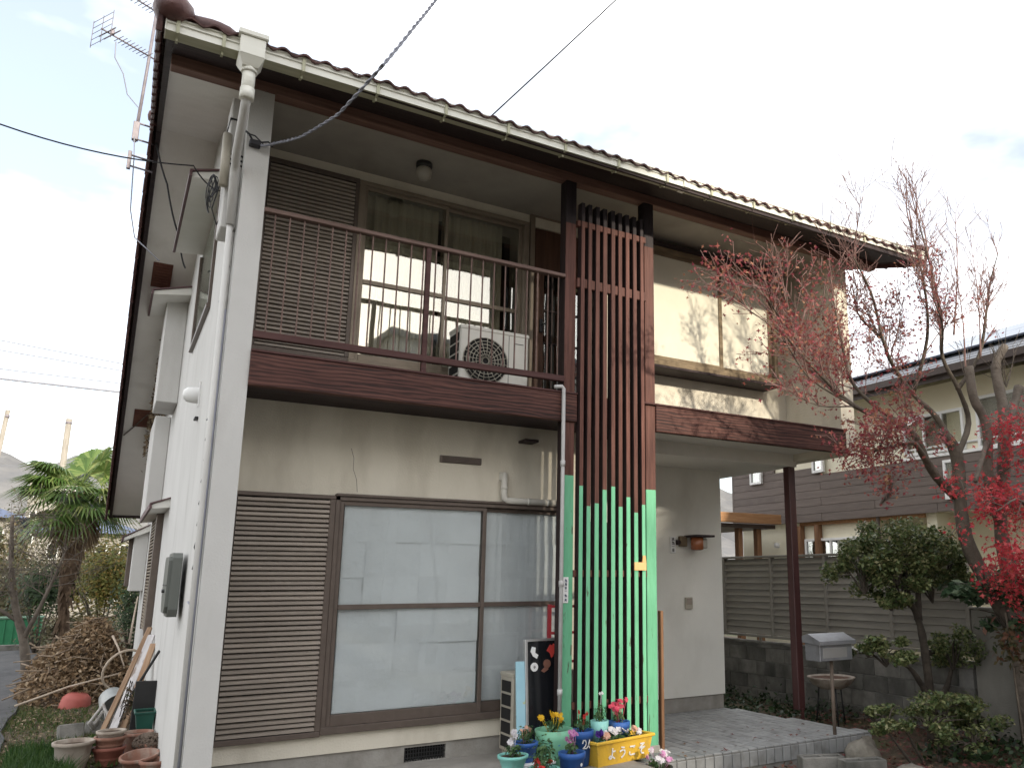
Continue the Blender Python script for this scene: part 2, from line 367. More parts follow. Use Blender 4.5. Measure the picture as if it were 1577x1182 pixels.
    def prism_z(s, poly, z0, z1, mi=0):
        k = len(poly); vs = [(x, y, z0) for x, y in poly] + [(x, y, z1) for x, y in poly]
        ar = sum(poly[i][0] * poly[(i + 1) % k][1] - poly[(i + 1) % k][0] * poly[i][1] for i in range(k))
        fs = [tuple(range(k))[::-1], tuple(range(k, 2 * k))] + [(i, (i + 1) % k, (i + 1) % k + k, i + k) for i in range(k)]
        if ar < 0: fs = [q[::-1] for q in fs]
        return s.add(vs, fs, mi)
    def prism_y(s, poly, y0, y1, mi=0):
        """polygon of (x,z), extruded along y"""
        k = len(poly); vs = [(x, y0, z) for x, z in poly] + [(x, y1, z) for x, z in poly]
        ar = sum(poly[i][0] * poly[(i + 1) % k][1] - poly[(i + 1) % k][0] * poly[i][1] for i in range(k))
        fs = [tuple(range(k)), tuple(range(k, 2 * k))[::-1]] + [(i, i + k, (i + 1) % k + k, (i + 1) % k) for i in range(k)]
        if ar < 0: fs = [q[::-1] for q in fs]
        return s.add(vs, fs, mi)
    def xf(s, M):
        s.v = [tuple(M @ Vector(p)) for p in s.v]; return s
    def mesh(s, name, mats):
        me = bpy.data.meshes.new(name); me.from_pydata(s.v, [], s.f)
        for m in (mats if isinstance(mats, (list, tuple)) else [mats]): me.materials.append(m)
        me.polygons.foreach_set('material_index', s.m); me.polygons.foreach_set('use_smooth', s.sm)
        me.update(); return me
    def build(s, name, mats, parent=None, loc=(0, 0, 0), rot=(0, 0, 0)):
        return link(name, s.mesh(name, mats), parent, loc, rot)

def link(name, me, parent=None, loc=(0, 0, 0), rot=(0, 0, 0), scale=None):
    o = bpy.data.objects.new(name, me); C.objects.link(o)
    o.location = loc; o.rotation_euler = rot
    if scale: o.scale = scale
    if parent is not None: o.parent = parent
    return o
def thing(name, label, cat, loc=(0, 0, 0), rz=0, group=None):
    o = bpy.data.objects.new(name, None); C.objects.link(o); o.empty_display_size = 0.1
    o.location = loc; o.rotation_euler = (0, 0, rz)
    return tag(o, label, cat, group)
def tag(o, label, cat, group=None):
    o['label'] = label; o['category'] = cat
    if group: o['group'] = group
    return o
def kind(o, k): o['kind'] = k; return o

def leaves(centres, size, shape='quad', normal_up=0.3, seed=1, droop=0.0):
    """one mesh of many leaf faces; centres: (n,3) array"""
    g = np.random.default_rng(seed); n = len(centres); c = np.asarray(centres, float)
    nr = g.normal(size=(n, 3)); nr[:, 2] = np.abs(nr[:, 2]) + normal_up; nr /= np.linalg.norm(nr, axis=1)[:, None]
    a = g.normal(size=(n, 3)); a[:, 2] -= droop * 2; a -= nr * (a * nr).sum(1)[:, None]; a /= np.linalg.norm(a, axis=1)[:, None]
    b = np.cross(nr, a); s = size * g.uniform(.65, 1.25, n)[:, None]
    if shape == 'quad':
        loc = [(-.5, 0, 0), (0, .27, .06), (.5, 0, 0), (0, -.27, .06)]; faces = [(0, 3, 2), (0, 2, 1)]
    elif shape == 'maple':
        loc = [(-.5, 0, 0), (-.05, .16, .03), (.0, .52, 0), (.16, .15, .03), (.55, 0, 0), (.16, -.15, .03), (0, -.52, 0), (-.05, -.16, .03)]
        faces = [(0, 7, 1), (1, 7, 5), (1, 5, 3), (1, 3, 2), (3, 5, 4), (7, 6, 5)]
    else:  # petal
        loc = [(-.5, -.4, 0), (.5, -.4, .1), (.5, .4, 0), (-.5, .4, .1)]; faces = [(0, 1, 2), (0, 2, 3)]
    V = np.stack([c + s * (a * l[0] + b * l[1] + nr * l[2]) for l in loc], 1).reshape(-1, 3)
    k = len(loc); F = (np.arange(n)[:, None, None] * k + np.array(faces)[None]).reshape(-1, 3)
    return V, F
def leafobj(name, V, F, m, parent=None, loc=(0, 0, 0)):
    me = bpy.data.meshes.new(name); me.vertices.add(len(V)); me.vertices.foreach_set('co', np.asarray(V, np.float32).ravel())
    me.loops.add(len(F) * 3); me.loops.foreach_set('vertex_index', np.asarray(F, np.int32).ravel())
    me.polygons.add(len(F)); me.polygons.foreach_set('loop_start', np.arange(0, len(F) * 3, 3, dtype=np.int32))
    me.update(calc_edges=True); me.validate(); me.materials.append(m)
    return link(name, me, parent, loc)
def blob(n, c, r, seed, shell=0.55, lump=0.25):
    """points in a lumpy ellipsoid, denser near its surface"""
    g = np.random.default_rng(seed); d = g.normal(size=(n, 3)); d /= np.linalg.norm(d, axis=1)[:, None]
    k = g.normal(size=(5, 3)) * 2.2; ph = g.uniform(0, 6, 5)
    bump = 1 + lump * np.sin(d @ k.T + ph).mean(1) * 1.6
    rad = (shell + (1 - shell) * g.uniform(0, 1, n)) * bump
    return np.array(c) + d * rad[:, None] * np.array(r)

# ------------------------------------------------------------------ terrain
def ground_z(x, y):
    t = min(max((x - 2.9) / 1.2, 0), 1); t = t * t * (3 - 2 * t)
    z = -0.06 - 0.16 * t
    if y < -7: z -= 0.05 * min(-7 - y, 4)
    return z
mb = MB(); gx = [-1500, -400, -120, -40, -15] + [-8 + .5 * i for i in range(53)] + [25, 50, 120, 400, 1500]
gy = [-900, -200, -60, -30] + [-12 + .5 * i for i in range(65)] + [25, 35, 60, 150, 500, 1600]
for y in gy:
    for x in gx: mb.v.append((x, y, ground_z(x, y) + (0.03 * math.sin(x * 2.1 + y) * math.sin(y * 1.7 - x) if -8 < x < 18 and -7 < y < 20 else 0) - (0.15 if abs(x) > 30 or y > 30 else 0)))
nx = len(gx)
for j in range(len(gy) - 1):
    for i in range(nx - 1):
        mb.f.append((j * nx + i, j * nx + i + 1, (j + 1) * nx + i + 1, (j + 1) * nx + i)); mb.m.append(0); mb.sm.append(True)
earth = mat('garden_earth', (0.055, 0.038, 0.026), (0.13, 0.10, 0.065), scale=2.2, rough=1, bump=0.8, bscale=25, bdist=0.03,
            dirt=((0.07, 0.085, 0.03), 1.3, (1, 1, 1), 0.48, 0.62, 0.75), jitter=False, detail=9)
kind(mb.build('ground', earth), 'structure')
asphalt = mat('asphalt', (0.055, 0.055, 0.058), (0.10, 0.10, 0.102), scale=9, rough=0.9, bump=0.5, bscale=120, jitter=False,
              dirt=((0.16, 0.155, 0.15), 1.2, (1, 0.4, 1), 0.5, 0.7, 0.5))
mb = MB()
n = 30
for i in range(n + 1):
    y = 1.6 + 14.0 * i / n
    xe = -1.34 - 0.030 * (y - 2) + 0.035 * math.sin(y * 2.3) + 0.02 * math.sin(y * 7)
    mb.v += [(-9.0, y, -0.020), (xe, y, -0.022), (xe + 0.03, y, -0.12)]
for i in range(n):
    for j in (0, 1): mb.f.append((i * 3 + j, i * 3 + j + 1, i * 3 + j + 4, i * 3 + j + 3)); mb.m.append(0); mb.sm.append(False)
kind(mb.build('asphalt_lane', asphalt), 'structure')
mb = MB(); mb.box(-60, -16, -0.42, 60, -8.9, -0.30)
kind(mb.build('street', asphalt), 'structure')
forecourt_m = mat('forecourt_concrete', (0.16, 0.155, 0.145), (0.22, 0.21, 0.20), scale=1.5, rough=0.9, bump=0.3, bscale=50, jitter=False)
mb = MB(); mb.prism_z([(-1.6, -8.9), (3.1, -8.9), (3.1, -.702), (-.6, -.702), (-.6, -2.5), (-1.6, -3.5)], -.5, -.045)
kind(mb.build('concrete_forecourt', forecourt_m), 'structure')
# distant hills
hill_m = mat('wooded_hill', (0.13, 0.133, 0.14), (0.20, 0.196, 0.19), scale=0.05, rough=1, c3=(0.16, 0.158, 0.156), jitter=False, detail=8)
def hill(x0, x1, y, zt, seed, depth=300):
    mb = MB(); n = 60; g = random.Random(seed); ph = [g.uniform(0, 6) for _ in range(5)]
    rows = []
    for j in range(6):
        row = []
        for i in range(n + 1):
            u = i / n; x = x0 + (x1 - x0) * u
            prof = zt(x) * (1 + .06 * math.sin(u * 37 + ph[0]) + .04 * math.sin(u * 83 + ph[1]) + .02 * math.sin(u * 190 + ph[2]))
            k = j / 5; row.append(len(mb.v)); mb.v.append((x, y + depth * k, -2 + prof * math.sin(k * PI / 2) * (1 + .05 * math.sin(u * 60 + j * 2))))
        rows.append(row)
    for j in range(5):
        for i in range(n):
            mb.f.append((rows[j][i], rows[j][i + 1], rows[j + 1][i + 1], rows[j + 1][i])); mb.m.append(0); mb.sm.append(False)
    kind(mb.build('hill', hill_m), 'structure')
hill(-420, 250, 420, lambda x: 84 + 28 * math.exp(-((x - 40) / 60) ** 2) - 10 * max(0, min(1, (-20 - x) / 150)), 3)
hill(380, 1200, 560, lambda x: 62 + 60 * math.exp(-((x - 640) / 70) ** 2) , 5)

# ------------------------------------------------------------------ the house
def ru(y): return 5.29 + .3 * y if y < 3.08 else 6.214 - .45 * (y - 3.08)
house = thing('house', 'two storey stucco house with timber balcony and a slat screen painted green below', 'house')
H = house
# walls
mb = MB()
mb.prism_x([(0.0, -0.25), (10.3, -0.25), (10.3, ru(10.3) - .002), (3.08, ru(3.08) - .002), (0.112, ru(.112) - .002), (0.112, 5.163), (0.0, 5.163)], -0.168, 0.0)
mb.build('side_wall', stucco_side, H)
mb = MB(); mb.box(0.0, .60, 2.143, 3.0, .74, 2.879); mb.box(0.0, .60, .17, 3.0, .74, .335); mb.box(2.93, .60, .335, 3.0, .74, 2.143)
mb.box(0.0, .60, .335, .045, .74, 2.143)
mb.box(3.0, .60, .17, 3.08, 1.6, 2.879)
mb.build('front_wall', stucco, H)
mb = MB(); mb.box(0.0, .618, -.2, 1.485, .75, .17); mb.box(1.836, .618, -.2, 3.08, .75, .17); mb.box(1.485, .618, .145, 1.836, .75, .17)
mb.box(1.485, .618, -.2, 1.836, .75, .034)
mb.build('foundation', concrete, H)
mb = MB(); mb.box(1.47, .70, .02, 1.85, .76, .16, 1)
for i in range(15): mb.box(1.495 + i * .023, .632, .034, 1.502 + i * .023, .64, .145, 0)
for z in (.06, .09, .12): mb.box(1.485, .63, z, 1.836, .636, z + .006, 0)
mb.build('foundation_vent', [black_m, dark_void], H)
mb = MB(); mb.box(3.08, 1.6, .158, 5.645, 1.75, 2.80); mb.box(5.50, 1.75, .158, 5.645, 9.8, 2.80)
mb.build('entrance_wall', stucco_entry, H)
mb = MB(); mb.box(3.08, 1.618, -.3, 5.632, 1.76, .158); mb.box(5.50, 1.76, -.3, 5.632, 9.8, .158)
mb.build('entrance_foundation', concrete, H)
# entrance door behind the screen
mb = MB(); mb.cbox(3.14, 1.575, .02, 4.02, 1.60, 2.10, .004)
for x in (3.2, 3.62):
    mb.cbox(x, 1.56, .15, x + .33, 1.575, 1.0, .01); mb.cbox(x, 1.56, 1.1, x + .33, 1.575, 2.0, .01)
mb.build('entrance_door', slat_side, H)
# upper storey front wall with openings (window .10-2.58, door 2.66-3.30)
mb = MB(); y0, y1 = .864, .99
mb.box(0, y0, 5.06, 6.105, y1, 5.175); mb.box(2.59, y0, 3.0, 2.66, y1, 5.06); mb.box(3.32, y0, 3.0, 6.105, y1, 5.06)
mb.box(2.66, y0, 5.045, 3.32, y1, 5.06); mb.box(0, y0, 2.99, 2.59, y1, 3.33); mb.box(0, y0, 3.33, .09, y1, 5.06)
mb.build('upper_wall', stucco, H)
# right wing fin
mb = MB()
mb.prism_x([(0.0, 2.848), (9.8, 2.848), (9.8, ru(9.8) - .002), (3.08, ru(3.08) - .002), (.112, ru(.112) - .002), (.112, 5.163), (0, 5.163)], 6.105, 6.317)
mb.build('right_fin_wall', stucco, H)
# ceilings
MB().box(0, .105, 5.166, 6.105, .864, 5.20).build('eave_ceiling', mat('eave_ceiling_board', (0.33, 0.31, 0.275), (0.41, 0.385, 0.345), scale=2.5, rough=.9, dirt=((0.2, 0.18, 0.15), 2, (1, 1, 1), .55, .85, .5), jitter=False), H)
MB().box(0.0, .052, 2.88, 3.62, .862, 2.99).build('balcony_soffit', eave_dark, H)
MB().box(3.621, .07, 2.93, 6.105, .775, 2.99).build('balcony_soffit', awn_white, H)
mb = MB(); mb.box(3.08, .775, 2.785, 6.15, .905, 2.932); mb.box(3.08, .905, 2.79, 6.15, 1.62, 2.85); mb.box(5.645, 1.62, 2.79, 6.15, 5.0, 2.85)
mb.build('porch_ceiling', awn_white, H)
# balcony beam: left part in front of the post, recessed part behind the slats, right part
mb = MB(); mb.cbox(0.0, -.022, 2.849, 2.70, .05, 3.098, .006); mb.build('balcony_beam', beam_m, H)
mb = MB(); mb.cbox(0.0, -.03, 3.098, 2.70, .12, 3.116, .004); mb.build('beam_cap', lowrail_m, H)
mb = MB(); mb.cbox(2.70, .02, 2.86, 3.45, .08, 3.10, .005); mb.build('balcony_beam', beam_m, H)
mb = MB(); mb.cbox(2.70, .012, 3.10, 3.45, .12, 3.116, .004); mb.build('beam_cap', lowrail_m, H)
mb = MB(); mb.cbox(3.562, -.018, 2.849, 6.15, .05, 3.100, .006); mb.build('balcony_beam', beam_m, H)
mb = MB(); mb.cbox(3.42, -.03, 3.100, 6.16, .11, 3.118, .004); mb.build('beam_cap', lowrail_m, H)
MB().box(0, .12, 2.991, 6.105, .864, 3.05).build('balcony_floor', mat('balcony_sheet', (0.09, 0.095, 0.085), (0.14, 0.14, 0.13), scale=6, rough=.9), H)
# eave beam (keta), sloping eave boards, fascia
mb = MB(); mb.cbox(-.715, 0.0, 5.166, 6.86, .105, 5.286, .006); mb.build('eave_beam', keta_m, H)
mb = MB()
mb.prism_x([(-.62, ru(-.62) - .04), (-.004, ru(-.004) - .04), (-.004, ru(-.004) - .012), (-.62, ru(-.62) - .012)], -.715, 6.86)
mb.box(-.715, -.645 + .02, 5.03, 6.86, -.60, 5.155)
mb.build('eave_board', eave_dark, H)
# roof: slabs with stucco soffit under the side overhangs
mb = MB()
def slab(x0, x1, ya, yb, t0, t1):
    mb.prism_x([(ya, ru(ya) + t0), (yb, ru(yb) + t0), (yb, ru(yb) + t1), (ya, ru(ya) + t1)], x0, x1)
for a, b in ((.106, 3.08), (3.0801, 11.1)):
    mb.prism_x([(a, ru(a)), (b, ru(b)), (b, ru(b) + .05), (a, ru(a) + .05)], -.715, 6.86)
roof = mb.build('roof', soffit_m, H)
mb = MB()
for x0, x1 in ((-.762, -.716), (6.861, 6.90)):
    for a, b in ((-.64, 3.08), (3.0801, 11.12)):
        mb.prism_x([(a, ru(a) - .045), (b, ru(b) - .045), (b, ru(b) + .10), (a, ru(a) + .10)], x0, x1)
mb.box(-.715, 11.101, ru(11.1) - .05, 6.86, 11.12, ru(11.1) + .08)
mb.build('barge_board', eave_dark, roof)
# clay tiles: the three lowest courses tile by tile, the rest one field
W2 = .29; FS = math.atan(.3); BS = -math.atan(.45)
def tile_mesh(w=W2, ln=.30, rolls=2, n=16):
    mb = MB(); top = []; bot = []
    for i in range(n + 1):
        u = i / n; z = .015 * (1 - math.cos(2 * PI * rolls * u))
        for y, dz in ((0, .012), (ln, -.012)):
            top.append((u * w, y, z + .012 + dz)); bot.append((u * w, y, z + dz))
    mb.add(top, [(2 * i, 2 * i + 2, 2 * i + 3, 2 * i + 1) for i in range(n)], 0, True)
    mb.add(bot, [(2 * i, 2 * i + 1, 2 * i + 3, 2 * i + 2) for i in range(n)], 0, True)
    mb.add([top[2 * i] for i in range(n + 1)] + [bot[2 * i] for i in range(n + 1)], [(i, i + n + 1, i + n + 2, i + 1) for i in range(n)], 0, False)
    return mb.mesh('roof_tile', tile_m)
tm = tile_mesh(); NT = 26
for k in range(3):
    for i in range(NT):
        y = -.665 + .25 * k * math.cos(FS); s = .25 * k * math.sin(FS)
        link('roof_tile', tm, roof, (-.70 + i * W2 + U(-.004, .004), y + U(-.006, .006), 5.088 + s + U(-.003, .003)), (FS - .03, U(-.01, .01), U(-.008, .008)))
mb = MB()
def field(ya, yb, courses, x0, cols):
    for k in range(courses):
        a = ya + (yb - ya) * k / courses; b = ya + (yb - ya) * (k + 1) / courses
        o = len(mb.v); m = cols * 4
        for i in range(m + 1):
            x = x0 + i * W2 / 4; zz = .048 * (i % 2) + .06
            lo, hi = (.035, .01) if ya < yb else (.035, .01)
            mb.v += [(x, a, ru(a) + zz + lo), (x, b, ru(b) + zz + hi)]
        for i in range(m): mb.f.append((o + 2 * i, o + 2 * i + 2, o + 2 * i + 3, o + 2 * i + 1)); mb.m.append(0); mb.sm.append(True)
field(.055, 3.08, 12, -.70, NT); field(11.15, 3.08, 32, -.70, NT)
kind(mb.build('roof_tile_field', tile_m, roof), 'stuff')
# rake tiles along both gables, each with its hanging flap
def rake_mesh():
    mb = MB(); mb.cbox(-.055, 0, -.115, -.028, .29, .11, .006); mb.cbox(-.055, 0, .085, .10, .29, .112, .006)
    mb.cbox(-.060, -.006, -.122, -.022, .030, .118, .006)
    return mb.mesh('rake_tile', tile_m)
rm = rake_mesh()
nf = 14
for i in range(nf):
    y = -.66 + i * 3.74 / nf
    link('rake_tile', rm, roof, (-.765, y, ru(y) + .03), (FS + .02, 0, U(-.01, .01)))
    link('rake_tile', rm, roof, (6.905, y, ru(y) + .03), (FS + .02, 0, 0), (-1, 1, 1))
nr = 32
for i in range(nr):
    y = 3.14 + (i + 1) * 8.0 / nr
    link('rake_tile', rm, roof, (-.765, y, ru(y) + .03), (-BS + .025, 0, PI + U(-.006, .006)), (-1, 1, 1))
def cap_mesh(name, r=.15, ln=.42):
    mb = MB(); n = 14; vs = []; rings = [(-.16, .0), (-.15, .45), (-.11, .75), (-.05, .93), (.0, 1.0), (ln, .92)]
    for y, s in rings:
        for j in range(n):
            t = 2 * PI * j / n; vs.append((r * s * math.cos(t), y, r * .85 * s * math.sin(t)))
    fs = [(i * n + j, i * n + (j + 1) % n, (i + 1) * n + (j + 1) % n, (i + 1) * n + j) for i in range(len(rings) - 1) for j in range(n)]
    fs.append(tuple((len(rings) - 1) * n + j for j in range(n)))
    mb.add(vs, fs, 0, True); return mb.mesh(name, tile_m)
link('corner_cap_tile', cap_mesh('corner_cap_tile', .115, .34), roof, (-.735, -.60, 5.20), (FS, 0, -.12), (1.1, 1, 1.1))
link('corner_cap_tile', cap_mesh('corner_cap_tile', .085, .26), roof, (-.50, -.56, 5.165), (0, 0, 1.45))
cm = cap_mesh('ridge_cap_tile', .12, .40)
link('ridge_cap_tile', cm, roof, (-.70, 3.10, ru(3.08) + .13), (0, 0, -PI / 2))
for i in range(18): link('ridge_cap_tile', cm, roof, (-.45 + i * .40, 3.10, ru(3.08) + .16), (0, 0, -PI / 2))
# gutter on the eave, with brackets, sleeve and hopper
gt = .0085
def gz(x): return 5.026 + gt * x
mb = MB()
prof = [(-.645, .000), (-.640, .052), (-.652, .056), (-.652, .064), (-.645, .066), (-.645, .084), (-.655, .088), (-.655, .098), (-.635, .098), (-.632, .012), (-.545, .012), (-.545, .09), (-.535, .09), (-.535, .0)]
xa, xb = -.768, 6.93; k = len(prof)
vs = [(xa, y, gz(xa) + z) for y, z in prof] + [(xb, y, gz(xb) + z) for y, z in prof]
fs = [(i, (i + 1) % k, (i + 1) % k + k, i + k) for i in range(k)]
mb.add(vs, [q[::-1] for q in fs[:-1]]); mb.add(vs, [fs[-1][::-1]], 1)
mb.box(xa - .006, -.65, gz(xa) - .002, xa, -.535, gz(xa) + .1); mb.box(xb, -.65, gz(xb) - .002, xb + .006, -.535, gz(xb) + .1)
gut = mb.build('gutter', [gutter_m, gutter_old], H)
mb = MB(); mb.box(-.011, -.659, -.004, .011, -.646, .101); mb.box(-.008, -.66, -.012, .008, -.53, -.001); mb.box(-.006, -.60, -.035, .006, -.585, -.012)
gbr = mb.mesh('gutter_bracket', gutter_old)
for x in (-.70, -.425, .09, .62, 1.15, 1.68, 2.21, 2.745, 3.27, 3.79, 4.32, 4.85, 5.38, 5.91, 6.44): link('gutter_bracket', gbr, gut, (x, 0, gz(x)))
mb = MB(); mb.cbox(3.46, -.660, gz(3.5) - .006, 3.53, -.53, gz(3.5) + .103, .003); mb.build('gutter_sleeve', gutter_m, gut)
mb = MB()
mb.cbox(-.345, -.72, 5.125, -.155, -.52, 5.165, .006); mb.cbox(-.33, -.705, 4.985, -.17, -.53, 5.125, .006)
vs = [(-.33, -.705, 4.985), (-.17, -.705, 4.985), (-.17, -.53, 4.985), (-.33, -.53, 4.985), (-.30, -.665, 4.925), (-.20, -.665, 4.925), (-.20, -.565, 4.925), (-.30, -.565, 4.925)]
mb.add(vs, [(4, 5, 1, 0), (5, 6, 2, 1), (6, 7, 3, 2), (7, 4, 0, 3), (7, 6, 5, 4)])
mb.tube([(-.25, -.615, 4.93), (-.25, -.615, 4.90)], .052, 16)
mb.build('rain_hopper', gutter_m, gut)
mb = MB()
mb.tube([(-.25, -.615, 4.94), (-.25, -.615, 4.74)], .042, 14, 0)
mb.tube([(-.25, -.615, 4.78), (-.25, -.615, 4.70)], .047, 14, 0)
mb.tube([(-.25, -.615, 4.74), (-.25, -.595, 4.69), (-.235, -.10, 4.52), (-.225, -.03, 4.49), (-.225, .02, 4.45), (-.215, .05, 4.05)], .031, 14, 3)
mb.tube([(-.29, .09, 4.78), (-.285, .09, 4.36)], .032, 14, 1); mb.tube([(-.215, .06, 4.14), (-.192, .07, -.05)], .022, 12, 3)

mb.build('downpipe', [gutter_m, ac_old, grey_pipe, stucco_side], H)
# cream pilaster casing on the side wall with black cable ties
mb = MB(); mb.cbox(-.275, .13, 4.05, -.168, .43, 5.12, .008); mb.cbox(-.205, .16, -.10, -.168, .42, 4.05, .008); mb.build('wall_casing', stucco_side, H)
mb = MB()
for z in (4.93, 4.64, 4.60, 4.56): mb.box(-.281, .125, z, -.168, .435, z + .014)
mb.build('cable_tie', cable_m, H)
mb = MB()
mb.tube([(-.196 - .006 * math.sin(i * 1.7), .125 + .012 * math.sin(i * 2.3), 4.35 - i * .06) for i in range(48)], .0075, 5)
mb.tube([(-.21 - .012 * math.sin(i * 2.1), .12 + .02 * math.sin(i * 1.3), 2.5 - i * .05) for i in range(20)], .006, 5)
mb.tube([(-.19, .06, 3.4), (-.188, .055, 0)], .012, 6, 1)
mb.build('wall_cable', [cable_m, cable_g], H)
for z in (3.52, 2.62, 1.33):
    mb = MB(); mb.tube([(-.168, .30, z), (-.215, .28, z), (-.215, .08, z - .01)], .006, 5); mb.build('cable_clip', cable_g, H)

# ground floor sliding window and its shutter box
# (hairline crack in the render above the window)
CRACK = [[(0.902, 2.546), (0.928, 2.467), (0.929, 2.375), (0.961, 2.29), (0.973, 2.189)]]
mb = MB()
mb.cbox(.045, .555, .305, .80, .60, .345, .004); mb.cbox(.045, .555, 2.115, .80, .60, 2.147, .004)
mb.cbox(.755, .555, .345, .80, .60, 2.115, .004); mb.cbox(.045, .57, .345, .075, .60, 2.115, .003); mb.box(.07, .588, .34, .76, .599, 2.12, 1)
sh = mb.build('shutter_box', [alu_m, dark_void], H)
sl = MB()
sl.add([(.0, .028, 0), (.68, .028, 0), (.68, 0, .006), (.0, 0, .006), (.68, 0, .026), (.0, 0, .026), (.68, .028, .034), (.0, .028, .034)],
       [(0, 1, 2, 3), (3, 2, 4, 5), (5, 4, 6, 7)])
slm = sl.mesh('shutter_slat', louvre_m); ns = 47
for i in range(ns): link('shutter_slat', slm, sh, (.075, .56 + U(-.0015, .0015), .347 + i * (1.765 / ns) + U(-.0012, .0012)), (U(-.03, .03), U(-.0016, .0016), 0))
mb = MB()
X0, X1, Z0, Z1 = .80, 2.93, .335, 2.143
mb.cbox(X0, .555, Z0 - .02, X1, .66, Z0 + .035, .004); mb.cbox(X0, .56, Z1 - .035, X1, .66, Z1, .004)
mb.cbox(X0 - .0, .545, Z1, X1 + .02, .62, Z1 + .022, .004)
mb.cbox(X0, .56, Z0, X0 + .038, .66, Z1, .004); mb.cbox(X1 - .04, .56, Z0, X1, .66, Z1, .004)
win = mb.build('sliding_window', alu_m, H)
def sash(x0, x1, y, par, zb=Z0 + .035, zt=Z1 - .035, mid=1.265, bot=.085, st=.035, mm=alu_m):
    mb = MB()
    mb.cbox(x0, y, zb, x0 + st, y + .03, zt, .003); mb.cbox(x1 - st, y, zb, x1, y + .03, zt, .003)
    mb.cbox(x0 + st, y + .001, zb, x1 - st, y + .029, zb + bot, .003); mb.cbox(x0 + st, y + .001, zt - .035, x1 - st, y + .029, zt, .003)
    if mid: mb.cbox(x0 + st, y - .004, mid - .02, x1 - st, y + .028, mid + .02, .003)
    return mb.build('sash', mm, par)
sash(.838, 2.12, .575, win); sash(2.075, 2.89, .612, win)
for (x0, x1, y) in ((.87, 2.09, .592), (2.11, 2.86, .63)):
    for z0, z1 in ((.455, 1.247), (1.285, 2.075)):
        mb = MB(); mb.box(x0, y, z0, x1, y + .004, z1); mb.build('pane', glass_1f, win)
# sheets of white paper taped up inside the glass
for (xs, y) in (((.89, 1.10, 1.34, 1.56, 1.80, 2.07), .612), ((2.115, 2.34, 2.58, 2.86), .648)):
    for zs in ((.465, .70, .97, 1.245), (1.29, 1.50, 1.79, 2.07)):
        for r in range(3):
            off = U(-.04, .04)
            for i in range(len(xs) - 1):
                a = xs[i] + (off if 0 < i else 0); b = xs[i + 1] + (off if i + 1 < len(xs) - 1 else 0)
                mb = MB(); q = 4; yy = y - .012 + U(0, .014)
                for jj in range(q + 1):
                    for ii in range(q + 1):
                        mb.v.append((a - .004 + (b - a + .008) * ii / q, yy + U(-.0018, .0018), zs[r] - .006 + (zs[r + 1] - zs[r] + .012) * jj / q))
                for jj in range(q):
                    for ii in range(q): mb.f.append((jj * 5 + ii, jj * 5 + ii + 1, jj * 5 + ii + 6, jj * 5 + ii + 5)); mb.m.append(0); mb.sm.append(True)
                mb.build('paper_sheet', paper_m, win)
mb = MB(); mb.box(.84, .70, .34, 2.92, .705, 2.14); mb.build('room_backing', paper_m, win)

# balcony window, its shutter box and curtains
mb = MB(); y = .864
mb.cbox(.09, y - .05, 3.33, .875, y, 3.375, .004); mb.cbox(.09, y - .05, 5.02, .875, y, 5.065, .004); mb.cbox(.09, y - .035, 3.375, .115, y, 5.02, .003)
mb.cbox(.84, y - .05, 3.375, .875, y, 5.02, .003); mb.box(.11, y - .012, 3.37, .85, y - .002, 5.025, 1)
sh2 = mb.build('balcony_shutter_box', [alu_m, dark_void], H)
sl = MB()
sl.add([(.0, .03, 0), (.725, .03, 0), (.725, 0, .006), (.0, 0, .006), (.725, 0, .026), (.0, 0, .026), (.725, .03, .034), (.0, .03, .034)], [(0, 1, 2, 3), (3, 2, 4, 5), (5, 4, 6, 7)])
slm2 = sl.mesh('shutter_slat', louvre_m); ns2 = 44
for i in range(ns2): link('shutter_slat', slm2, sh2, (.115, y - .042, 3.377 + i * (1.643 / ns2) + U(-.0012, .0012)), (U(-.03, .03), U(-.0016, .0016), 0))
mb = MB(); X0, X1, Z0, Z1 = .875, 2.59, 3.33, 5.06
mb.cbox(X0, y - .05, Z1 - .04, X1, y + .06, Z1, .004); mb.cbox(X0, y - .05, Z0, X1, y + .06, Z0 + .035, .004)
mb.cbox(X0, y - .05, Z0 + .03, X0 + .055, y + .06, Z1 - .04, .004); mb.cbox(X1 - .055, y - .05, Z0 + .03, X1, y + .06, Z1 - .04, .004)
win2 = mb.build('balcony_window', alu_light, H)
sash(.93, 1.735, y - .03, win2, Z0 + .035, Z1 - .04, 4.10, .06, .03, alu_light)
sash(1.69, 2.535, y + .01, win2, Z0 + .035, Z1 - .04, 4.10, .06, .035, alu_light)
for (x0, x1, yy) in ((.955, 1.71, y - .016), (1.72, 2.505, y + .024)):
    for z0, z1 in ((3.42, 4.085), (4.115, 4.99)):
        mb = MB(); mb.box(x0, yy, z0, x1, yy + .004, z1); mb.build('pane', glass_2f, win2)
def curtain(x0, x1, z0, z1, yy, par, m=curtain_m):
    mb = MB(); n = 60
    for i in range(n + 1):
        x = x0 + (x1 - x0) * i / n; d = .022 * math.sin(i * 1.15) + .012 * math.sin(i * .47)
        mb.v += [(x, yy + d, z0), (x + .004 * math.sin(i), yy + d * .7, z1)]
    for i in range(n): mb.f.append((2 * i, 2 * i + 2, 2 * i + 3, 2 * i + 1)); mb.m.append(0); mb.sm.append(True)
    return mb.build('curtain', m, par)
curtain(.94, 1.68, 3.37, 5.0, y + .10, win2); curtain(1.74, 2.36, 3.37, 5.0, y + .115, win2)
mb = MB(); mb.box(.86, y + .5, 3.3, 2.62, y + .52, 5.1); mb.build('room_backing', dark_void, win2)
